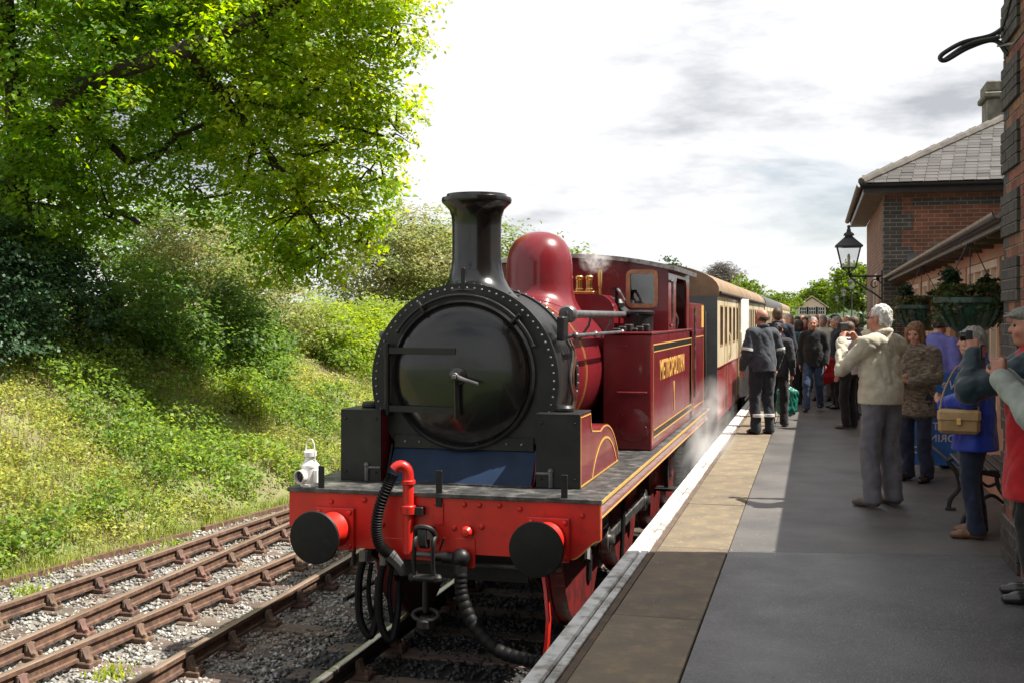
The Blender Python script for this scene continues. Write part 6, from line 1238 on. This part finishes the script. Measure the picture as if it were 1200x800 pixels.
# carried bags
gb = thing('shopping_bag', 'green shopping bag carried beside the woman in black', 'bag', (-.44,18.9,PZ+.14), R(20))
H = SDF(); H.cap((0,0,.06), (0,0,.32), .11, .12, .03, (1.6,.6,1)); sdf_obj('bag_body', H, .014, M('green_plastic', (.01,.16,.11), (.008,.11,.08), s=8, rough=.4), gb, .012, 14)
b = MB(); b.tube(crom([(-.1,0,.34), (-.06,0,.5), (0,0,.55), (.06,0,.5), (.1,0,.34)], 5), .008, 6); b.build('bag_handle', m_dark, gb)
rb_ = thing('red_bag', 'red bag hanging at the side of the long black coat', 'bag', (.20,21.75,PZ+.52), R(10))
H = SDF(); H.cap((0,0,.06), (0,0,.36), .12, .11, .03, (1.4,.6,1)); sdf_obj('bag_body', H, .014, c_red, rb_, .015, 12)
b = MB(); b.tube(crom([(-.08,0,.4), (-.04,0,.6), (.04,0,.6), (.08,0,.4)], 5), .01, 6); b.build('bag_handle', c_red, rb_)
# ================================================================ SMALL PLATFORM THINGS
m_soilp = M('potting_soil', (.03,.02,.014), rough=1)
m_trail = leafm('trailing_leaf', (.045,.085,.02), (.03,.06,.016), .3); m_dead = leafm('withered_leaf', (.24,.13,.05), (.17,.09,.035), .2); m_box = leafm('clipped_box_leaf', (.02,.045,.014), (.014,.03,.01), .15)
def basket(label, x, y, z, r, dark=False):
    t = thing('hanging_basket', label, 'basket', (x, y, z), 0, 'planters hanging under the waiting room eaves'); n = 16
    b = MB(); b.lathe([(r*.42,-r*.95), (r*.62,-r*.80), (r*.86,-r*.42), (r*.97,-.03), (r*1.0,0), (r*.93,0), (r*.88,-.05), (r*.0001,-.06)], n=40); bw = b.build('bowl', m_green, t)
    b = MB(); b.lathe([(r*1.0,-.03), (r*1.06,-.02), (r*1.06,.025), (r*.98,.03), (r*.95,.0)], n=40); b.build('rim', m_green, bw)
    for i in range(n):
        a = 2*math.pi*i/n; b = MB(); b.tube([(q*math.cos(a), q*math.sin(a), h_) for q, h_ in ((r*.64,-r*.80), (r*.89,-r*.42), (r*1.0,-.04))], [.012,.022,.018], 6); b.build('rib', m_green, bw)
    b = MB()
    for i in range(3): a = 2*math.pi*i/3+.4; b.tube([(r*math.cos(a), r*math.sin(a), 0), (0, 0, .55)], .005, 5)
    b.tube(crom([(0,0,.55), (0,0,.62), (.1,0,.70), (.25,0,.64)], 5), .012, 6); b.build('chain', m_iron, t)
    for (dx, dy, h_, rr) in ((-.28*r/.3,.0,.26,.085), (.30*r/.3*.8,.05,.17,.10)):
        C = clumps([(dx*.6, dy, h_*.45+.02, rr, rr, h_*.7)], 9000, 16, .015, .4); leafmesh('clipped_shrub', C, .032, m_box, t, .6)
    k = 2200; a = RNG.random(k)*6.283; q = r*RNG.uniform(.3, 1.12, k); C = np.stack([q*np.cos(a), q*np.sin(a), RNG.uniform(-.02, .14, k)-np.where(q > r*.97, RNG.random(k)*.24, 0)], -1)
    tag(leafmesh('trailing_plants', C[:1500], .055, m_trail, t, .5), None, kind='stuff'); tag(leafmesh('withered_plants', C[1500:], .055, m_dead, t, .35), None, kind='stuff')
basket('green ribbed hanging basket with small conifers above the people photographing', 1.33, 10.8, 2.82, .29)
basket('dark hanging basket of green plants above the fur coat woman', 1.34, 15.6, 2.80, .32)
# blue banner lettered in reverse
m_bblue = M('banner_blue', (.03,.16,.52), (.025,.13,.42), s=5, rough=.5); m_bwht = M('banner_white', (.70,.72,.74), rough=.6); m_bpale = M('banner_pale', (.22,.36,.55), (.16,.26,.42), s=5, rough=.5)
bn = thing('banner_sign', 'blue banner sign with reversed white lettering behind the fur coat woman', 'sign', (1.21, 13.05, PZ), R(0))
b = MB(); b.box(-.35, .35, -.012, .012, .10, 1.10, .004); b.build('panel', m_bblue, bn)
b = MB(); b.box(.26, .349, -.0145, -.0125, .12, .62); b.build('picture_strip', m_bpale, bn)
for i, (s_, z_, x_, sz) in enumerate((("We b", .94, .31, .13), ("ON", .77, .31, .11), ("GIFT", .52, .25, .11), ("DRINK", .39, .25, .11))):
    o = text('lettering', s_, sz, m_bwht, bn, (x_, -.0135, z_), (R(90), R(12) if i == 0 else 0, 0), .0008, 'LEFT', -1, .001)
for s_, z_, x_ in (("P", .52, -.25), ("D", .39, -.25), ("OUT", .26, -.10)): text('lettering', s_, .105, m_bwht, bn, (x_, -.0135, z_), (R(90), 0, 0), .0008, 'LEFT', -1, .001)
b = MB(); b.tube([(-.345,0,0), (-.345,0,1.12)], .013, 8); b.tube([(.345,0,0), (.345,0,1.12)], .013, 8); b.tube([(-.05,-.03,.36), (.30,-.40,.06)], .016, 8)
for x in (-.345, .345): b.box(x-.03, x+.03, -.22, .22, 0, .02, .004)
b.build('stand', m_lead, bn)
# cast iron bench against the wall
bc = thing('platform_bench', 'black cast iron bench against the wall behind the royal blue coat', 'bench', (1.56, 9.75, PZ), 0)
for y in (0, .95):
    b = MB(); b.tube(crom([(-.42,y,.012), (-.40,y,.10), (-.33,y,.20), (-.36,y,.34), (-.42,y,.43), (-.30,y,.46), (-.02,y,.44), (.06,y,.6), (.12,y,.86)], 5), .02, 7); b.tube(crom([(.10,y,.012), (.05,y,.12), (-.02,y,.25), (-.02,y,.44)], 5), .02, 7); b.tube(crom([(-.33,y,.2), (-.2,y,.28), (-.1,y,.22), (-.02,y,.25)], 5), .015, 6); b.box(-.45, -.36, y-.03, y+.03, 0, .02, .004); b.build('bench_end', m_iron, bc)
for i in range(5): b = MB(); x = -.40+.085*i; b.box(x, x+.07, -.08, 1.03, .465, .49, .005); b.build('seat_slat', m_iron, bc)
for i in range(4): b = MB(); z = .56+.085*i; b.box(.055+.018*i, .075+.018*i, -.08, 1.03, z, z+.065, .004); b.build('back_slat', m_iron, bc)
# steam drifting from the cylinder drains and the safety valves
def steam(name, label, c, rad, rx, dens, sc_):
    m = bpy.data.materials.new(name+'_vapour'); m.use_nodes = True; t = m.node_tree; t.nodes.clear(); L = t.links.new; nw = t.nodes.new
    o = nw('ShaderNodeOutputMaterial'); v = nw('ShaderNodeVolumePrincipled'); v.inputs['Color'].default_value = (.98,.98,.98,1); v.inputs['Anisotropy'].default_value = .25
    tcn = nw('ShaderNodeTexCoord'); nz = nw('ShaderNodeTexNoise'); nz.inputs['Scale'].default_value = sc_; nz.inputs['Detail'].default_value = 5; nz.inputs['Distortion'].default_value = .6; L(tcn.outputs['Object'], nz.inputs['Vector'])
    gr = nw('ShaderNodeTexGradient'); gr.gradient_type = 'SPHERICAL'; L(tcn.outputs['Object'], gr.inputs[0])
    mr = nw('ShaderNodeMapRange'); mr.inputs[1].default_value = .42; mr.inputs[2].default_value = .70; L(nz.outputs['Fac'], mr.inputs[0])
    mu = nw('ShaderNodeMath'); mu.operation = 'MULTIPLY'; L(mr.outputs[0], mu.inputs[0]); L(gr.outputs[0], mu.inputs[1]); m2 = nw('ShaderNodeMath'); m2.operation = 'MULTIPLY'; m2.inputs[1].default_value = dens; L(mu.outputs[0], m2.inputs[0]); L(m2.outputs[0], v.inputs['Density']); L(v.outputs[0], o.inputs['Volume'])
    b = MB(); b.ball((0,0,0), 1.0, 24); ob = b.build(name, m); ob.location = c; ob.scale = rad; ob.rotation_euler = (rx, 0, 0); return tag(ob, label, 'steam', kind='stuff')
steam('steam_cloud', 'white steam drifting from under the tank to the platform edge', (-1.38,14.9,1.12), (.42,2.3,.62), R(12), 2.0, 2.2)
steam('steam_wisp', 'thin wisp of steam rising from the brass safety valves', (XC+.46,LY+4.0,3.30), (.20,.15,.18), 0, 16, 3.2)
